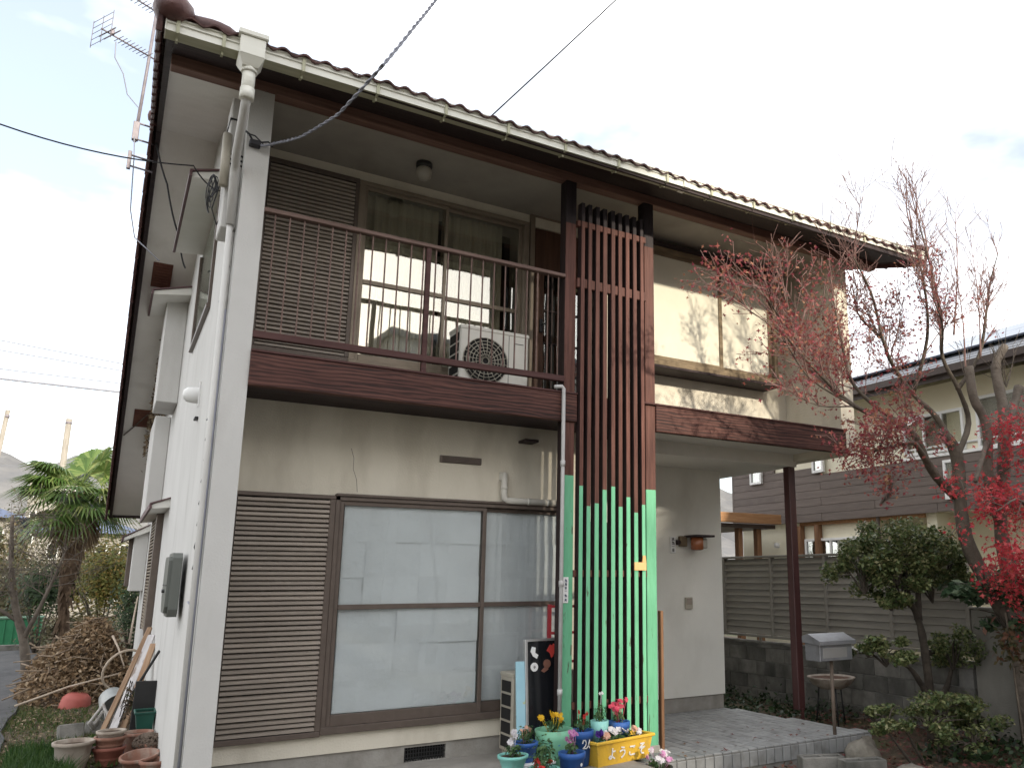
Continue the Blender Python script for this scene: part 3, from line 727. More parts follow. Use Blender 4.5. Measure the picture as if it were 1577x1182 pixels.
# balcony door
mb = MB(); mb.cbox(2.61, y - .03, 3.05, 2.665, y + .02, 5.205, .004); mb.cbox(2.665, y - .03, 5.15, 3.36, y + .02, 5.205, .004); mb.cbox(3.32, y - .03, 3.05, 3.37, y + .02, 5.15, .004)
mb.box(2.665, y - .01, 5.045, 3.32, y - .002, 5.15, 1)
dr = mb.build('balcony_door', [alu_light, stucco], H)
mb = MB(); mb.cbox(2.68, y + .0, 3.06, 2.79, y + .035, 5.04, .004); mb.cbox(3.20, y, 3.06, 3.31, y + .035, 5.04, .004)
mb.cbox(2.79, y + .001, 4.55, 3.20, y + .034, 5.04, .004); mb.cbox(2.79, y + .001, 3.06, 3.20, y + .034, 3.2, .004)
mb.build('door_frame', mat('door_wood', (0.055, 0.026, 0.016), (0.11, 0.055, 0.033), scale=4, stretch=(6, 6, .5), rough=.6), dr)
mb = MB(); mb.box(2.79, y + .015, 3.2, 3.20, y + .02, 4.55); mb.build('pane', glass_2f, dr)
mb = MB()
for x in (2.88, 2.98, 3.09): mb.box(x, y - .004, 3.2, x + .012, y + .012, 4.55)
for z in (3.5, 3.82, 4.16): mb.box(2.79, y - .005, z, 3.20, y + .011, z + .014)
mb.build('glazing_bar', slat_side, dr)
mb = MB(); mb.cbox(2.74, y - .03, 3.92, 2.775, y, 4.06, .004); mb.tube([(2.757, y - .03, 4.0), (2.757, y - .07, 4.0), (2.80, y - .07, 3.99)], .009, 6); mb.build('door_handle', black_m, dr)
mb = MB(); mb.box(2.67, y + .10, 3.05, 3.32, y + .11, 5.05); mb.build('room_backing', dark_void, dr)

# bay window on the right
mb = MB(); xa, xb, yf = 3.62, 5.745, .585
mb.cbox(xa, yf - .01, 3.70, xb, .864, 3.765, .004); mb.cbox(xa, yf, 4.985, xb, .864, 5.05, .004)
mb.cbox(xa, yf, 3.765, xa + .05, yf + .06, 4.985, .004); mb.cbox(xb - .055, yf, 3.765, xb, yf + .06, 4.985, .004); mb.box(xa + .0, yf + .06, 3.765, xa + .03, .864, 4.985)
mb.box(xb - .03, yf + .06, 3.765, xb, .864, 4.985)
bay = mb.build('bay_window', baywood, H)
mb = MB(); mb.cbox(xa - .01, yf - .03, 3.672, xb + .012, .864, 3.70, .004); mb.build('bay_sill', eave_dark, bay)
mb = MB(); mb.cbox(xa - .02, yf - .02, 5.05, xb + .02, .864, 5.10, .004); mb.build('bay_hood', eave_dark, bay)
for i, (a, b, yy) in enumerate(((3.67, 4.92, yf + .012), (4.86, 5.69, yf + .042))):
    mb = MB()
    mb.cbox(a, yy, 3.765, a + .045, yy + .026, 4.985, .003); mb.cbox(b - .05, yy, 3.765, b, yy + .026, 4.985, .003)
    mb.cbox(a + .045, yy + .001, 3.765, b - .05, yy + .025, 3.81, .003); mb.cbox(a + .045, yy + .001, 4.95, b - .05, yy + .025, 4.985, .003)
    mb.build('sash', baywood, bay)
    mb = MB(); mb.box(a + .04, yy + .012, 3.80, b - .045, yy + .017, 4.96); mb.build('pane', shoji_m, bay)

# balcony railing
mb = MB(); mb.cbox(0.0, -.008, 4.192, 2.575, .05, 4.226, .005); mb.build('handrail', rail_m, H)
mb = MB(); mb.cbox(0.0, -.006, 3.208, 2.575, .04, 3.262, .005)
rl = mb.build('balcony_railing', lowrail_m, H)
mb = MB(); mb.cbox(1.268, .004, 3.116, 1.308, .044, 4.192, .004); mb.build('railing_post', lowrail_m, rl)
mb = MB(); mb.box(0, .014, 3.262, .0105, .0245, 4.192); bm_ = mb.mesh('baluster', rail_m)
for i in range(24):
    x = .08 + i * .1055
    if abs(x - 1.288) > .04: link('baluster', bm_, rl, (x, 0, 0))

# slat screen: two posts, cross rails, nine slats, lower ends painted green at uneven heights
scr = None
scr = MB().cbox(2.684, -.032, 4.715, 3.45, .018, 4.775, .004).build('slat_screen', slat_m, H)
for z0, z1 in ((4.115, 4.205), (1.50, 1.56), (.42, .48)): MB().cbox(2.684, -.032 if z0 > 2 else -.01, z0, 3.45, .018, z1, .004).build('cross_rail', slat_m, scr)
def two_tone(x0, x1, yf, yb, z0, zg, zt, name, par, ztop_dark=None):
    mb = MB(); c = .004
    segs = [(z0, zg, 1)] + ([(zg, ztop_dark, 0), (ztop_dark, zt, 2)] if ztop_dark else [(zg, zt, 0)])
    for a, b, mi in segs:
        vs = []
        for z in (a, b): vs += [(x0, yf + c, z), (x0 + c, yf, z), (x1 - c, yf, z), (x1, yf + c, z), (x1, yb, z), (x0, yb, z)]
        for i in range(6):
            j = (i + 1) % 6; mm = mi
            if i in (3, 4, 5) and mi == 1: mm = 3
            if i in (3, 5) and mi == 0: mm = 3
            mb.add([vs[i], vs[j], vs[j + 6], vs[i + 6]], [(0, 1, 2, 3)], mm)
    vs = [(x0, yf + c, zt), (x0 + c, yf, zt), (x1 - c, yf, zt), (x1, yf + c, zt), (x1, yb, zt), (x0, yb, zt)]
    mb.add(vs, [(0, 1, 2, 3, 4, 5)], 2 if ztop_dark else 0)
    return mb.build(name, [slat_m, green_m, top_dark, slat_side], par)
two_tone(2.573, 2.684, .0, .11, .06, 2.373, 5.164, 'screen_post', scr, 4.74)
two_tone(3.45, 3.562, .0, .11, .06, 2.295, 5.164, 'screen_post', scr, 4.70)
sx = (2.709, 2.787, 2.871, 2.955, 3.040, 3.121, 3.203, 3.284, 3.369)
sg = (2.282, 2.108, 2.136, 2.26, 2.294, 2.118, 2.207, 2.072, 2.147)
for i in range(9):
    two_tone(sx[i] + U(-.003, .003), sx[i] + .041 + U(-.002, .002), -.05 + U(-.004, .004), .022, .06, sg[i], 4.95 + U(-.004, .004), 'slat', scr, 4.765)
mb = MB(); mb.cbox(3.452, -.012, -.02, 3.575, .125, .06, .01); mb.cbox(2.56, -.012, -.02, 2.69, .125, .06, .01); mb.build('post_base', concrete, scr)
mb = MB(); mb.cbox(3.60, .0, .0, 3.63, .05, 1.20, .004); mb.build('copper_stake', tanwood_z, H)

# porch post
mb = MB(); mb.cbox(6.035, .79, .04, 6.135, .89, 2.785, .006); mb.box(6.07, .78, -.15, 6.10, .80, .06)
mb.build('porch_post', postbrown, H)

# wall vents, pipe stub on the ground floor wall
mb = MB(); mb.cbox(1.665, .585, 2.488, 2.055, .60, 2.55, .004)
for z in (2.495, 2.507, 2.519, 2.531): mb.box(1.69, .577, z, 2.035, .587, z + .005)
mb.build('wall_vent', alu_m, H)
mb = MB()
mb.tube([(2.27, .57, 2.425), (2.27, .555, 2.33), (2.27, .555, 2.24), (2.275, .555, 2.20), (2.30, .555, 2.182), (2.34, .555, 2.178), (2.92, .555, 2.178)], .030, 14)
mb.cbox(2.235, .58, 2.36, 2.305, .60, 2.44, .006)
for x in (2.5, 2.7): mb.tube([(x, .555, 2.178), (x + .02, .555, 2.178)], .033, 12)
mb.tube([(2.27, .555, 2.30), (2.27, .555, 2.28)], .0335, 14)
mb.build('pipe_cover', ac_m, H)
mb = MB(); mb.cbox(2.42, .45, 2.72, 2.56, .6, 2.745, .003); mb.build('wall_bracket', eave_dark, H)
# thin downpipe of the balcony beside the screen
mb = MB(); mb.tube([(2.46, -.035, 3.14), (2.53, -.045, 3.15), (2.545, -.05, 3.13), (2.545, -.05, 2.0), (2.545, -.05, .30)], .017, 10)
for z in (2.44, 1.42, .55): mb.tube([(2.545, -.05, z), (2.545, -.05, z + .05)], .022, 10)
mb.build('balcony_drain_pipe', grey_pipe, H)

# side wall: awnings, windows, boxes
def awning(y0, y1, xt, zw, zt, th=.045):
    mb = MB(); xw = -.168
    mb.prism_y([(xw, zw), (xw, zw - .10), (xt + .012, zt - th), (xt + .012, zt)], y0, y1, 0)
    mb.prism_y([(xw, zw + .018), (xw, zw + .002), (xt - .012, zt + .002), (xt - .012, zt + .018)], y0 - .02, y1 + .02, 1)
    mb.box(xt - .014, y0 - .02, zt - th, xt + .010, y1 + .02, zt + .002, 1)
    return mb.build('awning', [awn_white, awn_top], H)
awning(1.52, 3.55, -.45, 5.16, 5.08); awning(4.90, 6.3, -.59, 5.10, 4.98); awning(4.43, 7.4, -.36, 2.385, 2.31); awning(9.07, 10.2, -.53, 2.33, 2.12)
mb = MB(); mb.cbox(-.205, 1.70, 3.90, -.168, 3.50, 3.94, .003); mb.cbox(-.195, 1.70, 3.94, -.168, 1.74, 5.0, .003); mb.cbox(-.195, 3.46, 3.94, -.168, 3.50, 5.0, .003)
sw = mb.build('side_window', alu_m, H)
mb = MB(); mb.box(-.176, 1.74, 3.94, -.1685, 3.46, 5.0); mb.build('pane', glass_2f, sw)
mb = MB(); mb.box(-.172, 1.74, 3.94, -.1682, 3.46, 5.0); 
mb = MB(); mb.cbox(-.41, 5.25, 3.66, -.168, 6.15, 5.0, .01); mb.build('wall_box', stucco_side, H)
mb = MB(); mb.cbox(-.36, 6.4, 2.36, -.168, 7.9, 3.68, .01); mb.build('wall_box', stucco_side, H)
mb = MB(); mb.cbox(-.37, 9.15, 1.28, -.168, 10.0, 2.22, .008); mb.build('wall_box', stucco_side, H)
mb = MB(); mb.cbox(-.43, 9.55, 1.35, -.37, 10.0, 2.15, .006); mb.build('box_shutter', alu_m, H)
mb = MB(); mb.cbox(-.245, 5.40, .80, -.168, 5.60, 2.30, .004); mb.cbox(-.225, 7.1, .80, -.168, 7.2, 2.30, .004); mb.box(-.18, 5.6, .8, -.169, 7.1, 2.3, 1)
ss = mb.build('side_shutter', [alu_m, dark_void], H)
mb = MB(); mb.add([(-.18, 0, .03), (-.18, 1.5, .03), (-.222, 1.5, .004), (-.222, 0, .004), (-.222, 0, .024), (-.222, 1.5, .024), (-.18, 0, .042), (-.18, 1.5, .042)], [(0, 1, 2, 3), (3, 2, 5, 4), (4, 5, 7, 6), (3, 4, 6, 0)])
ssm = mb.mesh('shutter_slat', alu_light)
for i in range(34): link('shutter_slat', ssm, ss, (0, 5.6, .82 + i * .0435))
# soffit vents
for (x0, x1, ya, yb) in ((-.62, -.40, 4.95, 5.36), (-.60, -.33, 7.95, 8.38)):
    mb = MB(); t = .012
    mb.prism_x([(ya, ru(ya) - t), (yb, ru(yb) - t), (yb, ru(yb) - .001), (ya, ru(ya) - .001)], x0, x1)
    for i in range(7):
        yy = ya + .04 + i * (yb - ya - .08) / 7
        mb.prism_x([(yy, ru(yy) - t - .008), (yy + .02, ru(yy) - t - .012), (yy + .02, ru(yy) - t + .001), (yy, ru(yy) - t + .001)], x0 + .03, x1 - .03)
    mb.build('soffit_vent', mat('rusty_vent', (0.10, 0.035, 0.025), (0.16, 0.07, 0.045), scale=8, rough=0.8), H)
# vent hood and bolt hole on the side wall
mb = MB(); mb.lathe([(.0, .13), (.04, .125), (.066, .095), (.074, .045), (.074, 0)], 18, smooth=True, cap=False)
mb.xf(Matrix.Translation((-.17, 1.92, 3.12)) @ Euler((0, -PI / 2, 0)).to_matrix().to_4x4()); mb.box(-.18, 1.80, 3.0, -.169, 1.82, 3.23)
mb.build('vent_hood', white_m, H)
mb = MB(); mb.cbox(-.20, 1.70, 2.865, -.168, 1.82, 2.89, .006); mb.build('wall_fitting', black_m, H)
# dead vine clinging under the soffit
g = np.random.default_rng(5); pts = np.column_stack([g.uniform(-.40, -.19, 900), g.uniform(6.1, 8.8, 900), np.zeros(900)])
pts[:, 2] = [ru(y) - .02 - abs(g.normal()) * .18 for y in pts[:, 1]]
V, F = leaves(pts, .07, 'quad', .1, 4, .6)
dead_leaf = leafmat('dead_leaf', [(0.075, 0.05, 0.035), (0.16, 0.115, 0.075), (0.26, 0.20, 0.13), (0.33, 0.26, 0.17)], .8, .15)
o = leafobj('dead_vine', V, F, dead_leaf); tag(o, 'dry brown vine remains clinging under the left roof soffit', 'vine')
mb = MB(); mb.tube([(-.70, 8.6, ru(8.6) - .03), (-.55, 8.3, ru(8.3) - .03), (-.42, 8.0, ru(8) - .04), (-.25, 7.9, ru(7.9) - .2)], .01, 5); mb.build('stem', bark_grey, o)

# ------------------------------------------------------------------ porch, apron, step
mb = MB(); mb.box(0.0, -.70, -.30, 3.12, .618, .028); kind(mb.build('concrete_apron', apron_m), 'structure')
mb = MB(); mb.prism_z([(3.121, -.310), (5.905, -.310), (5.655, 1.60), (3.121, 1.60)], -.35, -.016)
porch = kind(mb.build('entrance_porch', grout_m), 'structure')
tmesh = MB().cbox(.004, .004, 0, .096, .196, .018, .004).mesh('floor_tile', porchtile_m)
rmesh = MB().cbox(.004, 0, 0, .096, .012, .128, .004).mesh('step_tile', porchtile_m)
cells = []
for j in range(10):
    for i in range(29):
        x = 3.124 + i * .1; y = -.318 + j * .2
        if y + .2 <= 1.70 and x + .1 < 5.93 - (y + .3) * .13: cells.append((x, y, j))
cells.sort(key=lambda c: c[1])
extra = MB()
for n_, (x, y, j) in enumerate(cells):
    ys = min(1.0, (1.598 - y) / .2)
    if n_ < 265: link('floor_tile', tmesh, porch, (x, y, -.017 + U(-.0012, .0012)), (U(-.004, .004), U(-.004, .004), 0), (1, ys, 1))
    else: extra.cbox(x + .004, y + .004, -.017, x + .096, y + .2 * ys - .004, .001, .004)
if extra.v: kind(extra.build('floor_tiles', porchtile_m, porch), 'stuff')
for i in range(28): link('step_tile', rmesh, porch, (3.124 + i * .1, -.322 + U(-.001, .001), -.150))

# ------------------------------------------------------------------ fixtures on the house
def air_conditioner(loc, label, m, w=.72, hgt=.53, d=.27):
    t = thing('air_conditioner', label, 'air conditioner', loc, 0)
    mb = MB(); mb.cbox(0, 0, .04, w, d, hgt, .012); mb.cbox(.02, .03, 0, .10, d - .02, .04, .004); mb.cbox(w - .1, .03, 0, w - .02, d - .02, .04, .004)
    mb.cbox(-.004, -.006, hgt - .03, w + .004, d + .004, hgt + .006, .006)
    mb.box(w * .70, -.003, .05, w * .705, .002, hgt - .03, 1)
    mb.build('casing', [m, black_m], t)
    cx, cz, r = w * .36, hgt * .5, min(hgt * .43, w * .32)
    mb = MB(); n = 28
    vs = [(cx, -.0015, cz)] + [(cx + r * math.cos(2 * PI * i / n), -.0015, cz + r * math.sin(2 * PI * i / n)) for i in range(n)]
    mb.add(vs, [(0, 1 + i, 1 + (i + 1) % n) for i in range(n)]); mb.build('fan_recess', dark_void, t)
    mb = MB()
    for k in range(1, 8):
        rr = r * k / 7
        mb.tube([(cx + rr * math.cos(2 * PI * i / 28), -.012, cz + rr * math.sin(2 * PI * i / 28)) for i in range(29)], .0035, 4, cap=False)
    for k in range(20):
        a = 2 * PI * k / 20; mb.tube([(cx + .03 * math.cos(a), -.014, cz + .03 * math.sin(a)), (cx + r * math.cos(a + .25), -.010, cz + r * math.sin(a + .25))], .0035, 4)
    mb.build('fan_grille', ac_old if m is ac_m else m, t)
    for k in range(5):
        z = .08 + k * (hgt - .12) / 5
        mb = MB(); mb.box(-.0052, .03, z, -.0008, d - .04, z + (hgt - .12) / 5 - .02); mb.build('side_opening', dark_void, t)
    mb = MB(); mb.box(w * .80, -.004, hgt - .10, w * .92, .001, hgt - .095); mb.build('brand_strip', black_m, t)
    return t
air_conditioner((1.70, .30, 3.075), 'cream outdoor air conditioning unit standing on the upstairs balcony behind the railing', ac_m, .66, .60, .28)
air_conditioner((2.275, .28, .03), 'weathered beige air conditioning unit on the ground beside the blue plank and black board', ac_old, .60, .67, .25)
# ceiling lamp
t = thing('ceiling_lamp', 'round unlit ceiling lamp under the eave above the balcony', 'lamp', (1.335, .42, 5.166))
MB().lathe([(.072, 0), (.072, -.035), (.06, -.05)], 20).build('lamp_base', black_m, t)
MB().lathe([(.058, -.05), (.07, -.08), (.066, -.13), (.042, -.155), (.0, -.16)], 20, cap=False).build('lamp_globe', lampglass, t)
# wall lamp by the entrance
t = thing('wall_lamp', 'brown lantern wall lamp with amber glass beside the porch nameplate', 'lamp', (5.04, 1.6, 1.9))
MB().cbox(-.055, -.06, -.045, .045, 0, .075, .008).build('mount_plate', baywood, t)
mb = MB(); mb.tube([(-.10, -.03, .0), (-.05, -.03, .0)], .03, 10); mb.cbox(.02, -.26, .06, .30, -.02, .085, .006); mb.build('hood', eave_dark, t)
MB().lathe([(.045, -.09), (.075, -.08), (.075, .055), (.05, .06)], 14, (.13, -.13, 0)).build('lamp_glass', amber_m, t)
MB().cbox(.18, -.19, -.07, .25, -.06, .05, .015).build('bulb_cover', lampglass, t)
# nameplate with black strokes
def strokes(mbx, segs, x, y, z, s, w, dy=-.002):
    """polyline strokes in the plane facing -y; segs in a unit square, z up"""
    for seg in segs:
        for (a, b), (c_, d_) in zip(seg[:-1], seg[1:]):
            p = Vector((x + a * s, y, z + b * s)); q = Vector((x + c_ * s, y, z + d_ * s)); d = (q - p)
            if d.length < 1e-6: continue
            n_ = Vector((-d.z, 0, d.x)).normalized() * w; e = d.normalized() * w * .6
            A = [p - e + n_, p - e - n_, q + e - n_, q + e + n_]
            vs = [v + Vector((0, dy, 0)) for v in A] + A
            mbx.add(vs, [(0, 1, 2, 3), (0, 4, 5, 1), (1, 5, 6, 2), (2, 6, 7, 3), (3, 7, 4, 0)])
mb = MB(); strokes(mb, CRACK, 0, .6, 0, 1.0, .0016, -.0012); mb.build('wall_crack', mat('crack_shadow', (0.10, 0.09, 0.075), rough=1), H)
K1 = [[(.1, .85), (.9, .85)], [(.5, 1), (.5, .65)], [(.25, .65), (.75, .65), (.75, .3), (.25, .3), (.25, .65)], [(.25, .48), (.75, .48)], [(.05, .25), (.95, .25)], [(.35, .2), (.1, 0)], [(.65, .2), (.9, 0)]]
K2 = [[(.3, 1), (.05, .7)], [(.3, .95), (.5, .75)], [(.1, .65), (.5, .65)], [(.3, .75), (.3, .1)], [(.05, .1), (.55, .1)], [(.65, .95), (.65, .0)], [(.65, .6), (.95, .6)], [(.7, .35), (.95, .35), (.95, .0)]]
K3 = [[(.05, .5), (.95, .5)]]
K4 = [[(.2, .9), (.8, .9), (.8, .1), (.2, .1), (.2, .9)], [(.2, .5), (.8, .5)], [(.5, 1), (.5, 0)]]
t = thing('nameplate', 'white vertical nameplate with black characters on the porch wall', 'nameplate', (4.865, 1.6, 1.775))
MB().cbox(0, -.018, 0, .078, 0, .19, .004).build('plate', white_m, t)
mb = MB()
for kk, z in ((K1, .145), (K2, .10), (K3, .06), (K4, .018)): strokes(mb, kk, .02, -.0185, z, .036, .0022)
mb.build('lettering', black_m, t)
t = thing('intercom', 'small tan intercom box fixed on the entrance wall', 'intercom', (5.065, 1.6, 1.135))
MB().cbox(0, -.03, 0, .105, 0, .135, .006).build('casing', ac_old, t)
MB().cbox(.012, -.034, .05, .093, -.03, .12, .003).build('speaker_panel', louvre_m, t)
t = thing('address_plate', 'narrow white address plate on the green left screen post', 'sign', (2.587, 0, 1.285))
MB().cbox(0, -.006, 0, .052, 0, .215, .002).build('plate', white_m, t)
mb = MB()
for kk, z in ((K2, .175), (K1, .145), (K4, .115), (K3, .09), (K2, .05), (K1, .015)): strokes(mb, kk, .015, -.0065, z, .022, .0014)
mb.build('lettering', mat('blue_ink', (0.03, 0.05, 0.12), rough=.6), t)
t = thing('wooden_signboard', 'small orange wooden house shaped tag nailed across the right green slats', 'sign', (3.275, -.056, 1.56))
MB().prism_y([(0, 0), (.125, 0), (.125, .07), (0, .07)], -.012, 0).build('board', mat('orange_wood', (0.62, 0.33, 0.12), (0.72, 0.44, 0.2), scale=5, rough=.7), t)
MB().prism_y([(.085, .072), (.125, .072), (.118, .13), (.092, .13)], -.012, 0).build('figure', mat('orange_wood', (0.62, 0.33, 0.12)), t)
# meter cover on the side wall
t = thing('meter_cover', 'grey green plastic meter cover fixed low on the white side wall', 'meter', (-.205, 1.22, 1.19))
mb = MB(); mb.prism_x([(0, .06), (.05, 0), (.40, .0), (.52, .14), (.52, .44), (.46, .50), (.05, .50), (0, .46)], -.07, .0)
mb.prism_x([(.03, .08), (.07, .03), (.38, .03), (.49, .15), (.49, .42), (.44, .47), (.07, .47), (.03, .44)], -.095, -.07)
mb.build('cover', meter_m, t)
MB().cbox(-.098, .04, .24, -.092, .48, .252, .002).build('seam', black_m, t)
MB().lathe([(.015, 0), (.015, .02), (0, .022)], 10, cap=False).xf(Matrix.Translation((-.094, .22, .20)) @ Euler((0, -PI / 2, 0)).to_matrix().to_4x4()).build('knob', black_m, t)
# antenna on the gable
t = thing('tv_antenna', 'grey television antenna mast with two yagi booms bracketed to the left gable', 'antenna', (-.95, 3.3, 6.10))
mast_m = mat('weathered_antenna_metal', (0.17, 0.155, 0.17), (0.30, 0.27, 0.29), scale=9, rough=.6, metal=.4)
MB().tube([(0, 0, 0), (.03, 0, .95), (.05, 0, 1.75)], .016, 8).build('mast', mast_m, t)
mb = MB()
for z in (.03, .22): mb.tube([(-.03, -.02, z), (.20, .0, z - .01)], .010, 6)
mb.cbox(-.03, -.03, .02, .03, .03, .23, .004)
mb.build('mast_bracket', mast_m, t)
mb = MB(); mb.tube([(-.02, -.3, -.3), (.2, -.3, -.32)], .010, 6); mb.tube([(-.02, -.3, -.42), (.2, -.3, -.44)], .010, 6); mb.cbox(-.035, -.32, -.46, -.0, -.28, -.26, .004); mb.build('mast_bracket', mast_m, t)
def yagi(z, ln, n, par):
    mb = MB(); d = Vector((-.86, -.50, 0)).normalized(); s = Vector((-d.y, d.x, 0))
    o = Vector((.03, 0, z)); mb.tube([o + d * -.1, o + d * ln], .009, 6)
    for i in range(n):
        p = o + d * (ln * (.02 + .7 * i / n)); w = .085
        mb.tube([p - s * w, p + s * w], .0045, 4)
    p = o + d * ln * .78
    for k in (0, .05): mb.tube([p + d * k - s * .15, p + d * k + s * .15], .007, 5)
    mb.cbox(p.x - .02, p.y - .02, z + .0, p.x + .02, p.y + .02, z + .06, .006)
    q = o + d * ln * .98
    for zz in (-.14, -.07, 0, .07, .14):
        mb.tube([q - s * .18 + Vector((0, 0, zz)), q + s * .18 + Vector((0, 0, zz))], .0035, 4)
    for ss_ in (-.18, 0, .18): mb.tube([q + s * ss_ + Vector((0, 0, -.16)), q + s * ss_ + Vector((0, 0, .16))], .0035, 4)
    return mb.build('yagi_boom', mast_m, par)
yagi(1.05, .52, 9, t); yagi(1.62, .55, 9, t)
mb = MB(); mb.tube([(-.28, -.17, 1.0), (-.27, -.16, .82), (-.18, -.1, .7), (-.12, -.05, .5), (.0, 0, .40), (-.01, 0, .1), (.02, -.2, -.3), (.05, -.3, -.9), (.12, -.6, -1.3), (.35, -.9, -1.6)], .006, 5)
mb.build('aerial_lead', cable_g, t)

# ------------------------------------------------------------------ overhead cables
def cable(pts, r, m, label, seg=16, sag=0, group=None, twist=0):
    P = []
    pts = [Vector(p) for p in pts]
    for a, b in zip(pts[:-1], pts[1:]):
        for i in range(seg):
            u = i / seg; p = a.lerp(b, u); p.z -= sag * 4 * u * (1 - u); P.append(p)
    P.append(pts[-1])
    mb = MB()
    if twist:
        for ph in (0, PI):
            Q = []
            for i in range(len(P) * 4 - 3):
                j = min(i // 4, len(P) - 2); q = P[j].lerp(P[j + 1], (i - 4 * j) / 4)
                a = i * 1.1 + ph; Q.append(q + Vector((math.cos(a), 0, math.sin(a))) * r * .8)
            mb.tube(Q, r * .8, 5)
    else: mb.tube(P, r, 5)
    o = mb.build('overhead_cable', m); return tag(o, label, 'cable', group)
# service drop from the pillar up over the street, twisted pair
cable([(-.11, -.02, 4.70), (-.06, -.06, 4.685), (.02, -.10, 4.71), (.16, -.35, 4.68), (.36, -.6, 4.80), (.43, -1.5, 4.69 + .0), (.62, -1.5, 5.05), (.75, -1.5, 5.30), (1.5, -1.6, 6.9), (4.0, -3.0, 11)], .008, cable_g,
      'twisted service cable running from the left pillar up over the balcony', 5, .004, None, 1)
t = thing('cable_clamp', 'black cable clamp with loose wires at the top of the left pillar', 'clamp', (-.12, -.01, 4.70))
mb = MB()
mb.cbox(-.03, -.05, -.025, .05, .01, .02, .006); mb.tube([(-.08, -.02, .09), (-.04, -.05, .05), (0, -.03, 0)], .008, 5); mb.tube([(.02, -.02, .01), (.10, -.04, .03), (.13, -.03, -.0)], .007, 5)
mb.tube([(-.05, -.03, .06), (.0, -.06, .04), (.06, -.05, .0), (.03, -.03, -.04)], .006, 5); mb.build('clamp_body', cable_m, t)
t = thing('cable_coil', 'black coil of spare cable hanging on the side wall below the soffit', 'cable', (-.30, .30, 4.55))
mb = MB()
for k in range(5):
    rr = .07 + .022 * k; mb.tube([(-.02 - .010 * k + .015 * math.sin(a * 2 + k), (rr * .75 + .02 * math.sin(a * 3 + k)) * math.cos(a), rr * .95 * math.sin(a) - .10 - .02 * k) for a in [2 * PI * i / 20 for i in range(21)]], .0042, 4)
mb.tube([(.02, -.1, -.02), (-.03, 0, -.30), (.02, .1, -.38), (.05, -.16, -.34)], .005, 5)
mb.build('coil', cable_m, t)
cable([(-.168, 1.45, 4.93), (-.45, 1.2, 4.99), (-1.76, 1.0, 4.86), (-4.5, .6, 4.8)], .0065, cable_m, 'dark cable coming in from the left to the side wall', 10, .06)
cable([(-.30, 4.2, 5.1), (-.42, 3.6, 5.25), (-.60, 3.3, 5.7), (-.80, 3.2, 6.3)], .010, cable_m, 'black cable drooping from the left awning across the soffit', 6, .05)
cable([(1.52, -.66, 5.13), (4.9, -2.0, 9.6)], .006, cable_m, 'thin wire rising from the gutter into the sky', 8, .05)
for i, (z0, z1, lb) in enumerate(((9.84, 9.50, 'uppermost'), (9.53, 9.30, 'second'), (8.95, 8.95, 'third'), (8.60, 8.62, 'lowest'))):
    cable([(-12, 30, z0 + (z0 - z1) * 2 + .2), (12, 30, z1 - (z0 - z1) * 2 - .1)], .022 if i < 3 else .045, cable_g, lb + ' power line crossing the sky left of the house', 6, .1, 'power lines left of the house')
for (x, y, z, r, lb) in ((-3.85, 25, 6.65, .065, 'grey concrete utility pole at the left edge'), (-2.95, 40, 8.96, .13, 'brownish utility pole rising behind the palm')):
    t = thing('utility_pole', lb, 'pole', (x, y, -.1))
    MB().tube([(-.35 if y == 25 else 0, 0, 0), (0, 0, z + .1)], [r * 1.25, r], 14).build('pole_shaft', mat('pole_concrete', (0.22, 0.20, 0.17), (0.36, 0.33, 0.28), scale=5, stretch=(4, 4, .4), rough=.9), t)
    MB().tube([(0, 0, z - .15), (0, 0, z - .05)], r * 1.08, 14).build('band', mast_m, t)

# ------------------------------------------------------------------ boards, ladder, plank by the window
t = thing('black_board', 'black glossy display board in a silver frame leaning beside the green post', 'board', (2.34, .10, .03))
M_ = Euler((R(-4), 0, R(5))).to_matrix().to_4x4()
MB().cbox(0, 0, 0, .34, .022, .95, .004).xf(M_).build('panel', black_board, t)
mb = MB(); mb.cbox(-.012, -.008, 0, .012, .03, .96, .003); mb.cbox(.33, -.008, 0, .352, .03, .96, .003); mb.cbox(.012, -.007, .94, .33, .029, .96, .003)
mb.xf(M_).build('frame', silver_m, t)
def sticker(poly, m, nm='sticker'):
    MB().prism_y(poly, -.006, -.0005).xf(M_).build(nm, m, t)
circ = lambda cx, cz, r, n=14: [(cx + r * math.cos(2 * PI * i / n), cz + r * math.sin(2 * PI * i / n)) for i in range(n)]
sticker([(.20, .86), (.235, .91), (.255, .90), (.268, .915), (.29, .90), (.285, .86), (.26, .81), (.245, .80), (.23, .84)], mat('red_sticker', (0.55, 0.05, 0.04)))
sticker([(.04, .86), (.055, .90), (.09, .89), (.085, .85), (.115, .83), (.10, .80), (.065, .82)], white_m)
sticker(circ(.075, .735, .036), white_m); sticker(circ(.075, .735, .012), black_m)
sticker(circ(.20, .755, .036), mat('brown_sticker', (0.22, 0.10, 0.07))); sticker([(.14, .70), (.19, .74), (.215, .71), (.17, .685)], mat('brown_sticker', (0.22, 0.10, 0.07)))
t = thing('blue_plank', 'light blue painted plank leaning against the beige air conditioner', 'plank', (2.27, .07, .03))
M2 = Euler((R(-7), R(1), 0)).to_matrix().to_4x4()
MB().cbox(-.035, 0, 0, .045, .022, .79, .004).xf(M2).build('board', lblue_m, t)
t = thing('red_stepladder', 'red metal stepladder folded behind the screen against the window', 'ladder', (2.68, .42, .03))
mb = MB()
for x in (0, .30): mb.cbox(x, 0, 0, x + .026, .04, 1.23, .003)
mb.build('rail', red_m, t)
for z in (.22, .47, .72, .97, 1.20): MB().cbox(.026, -.0, z, .30, .038, z + .022, .003).build('rung', red_m, t)

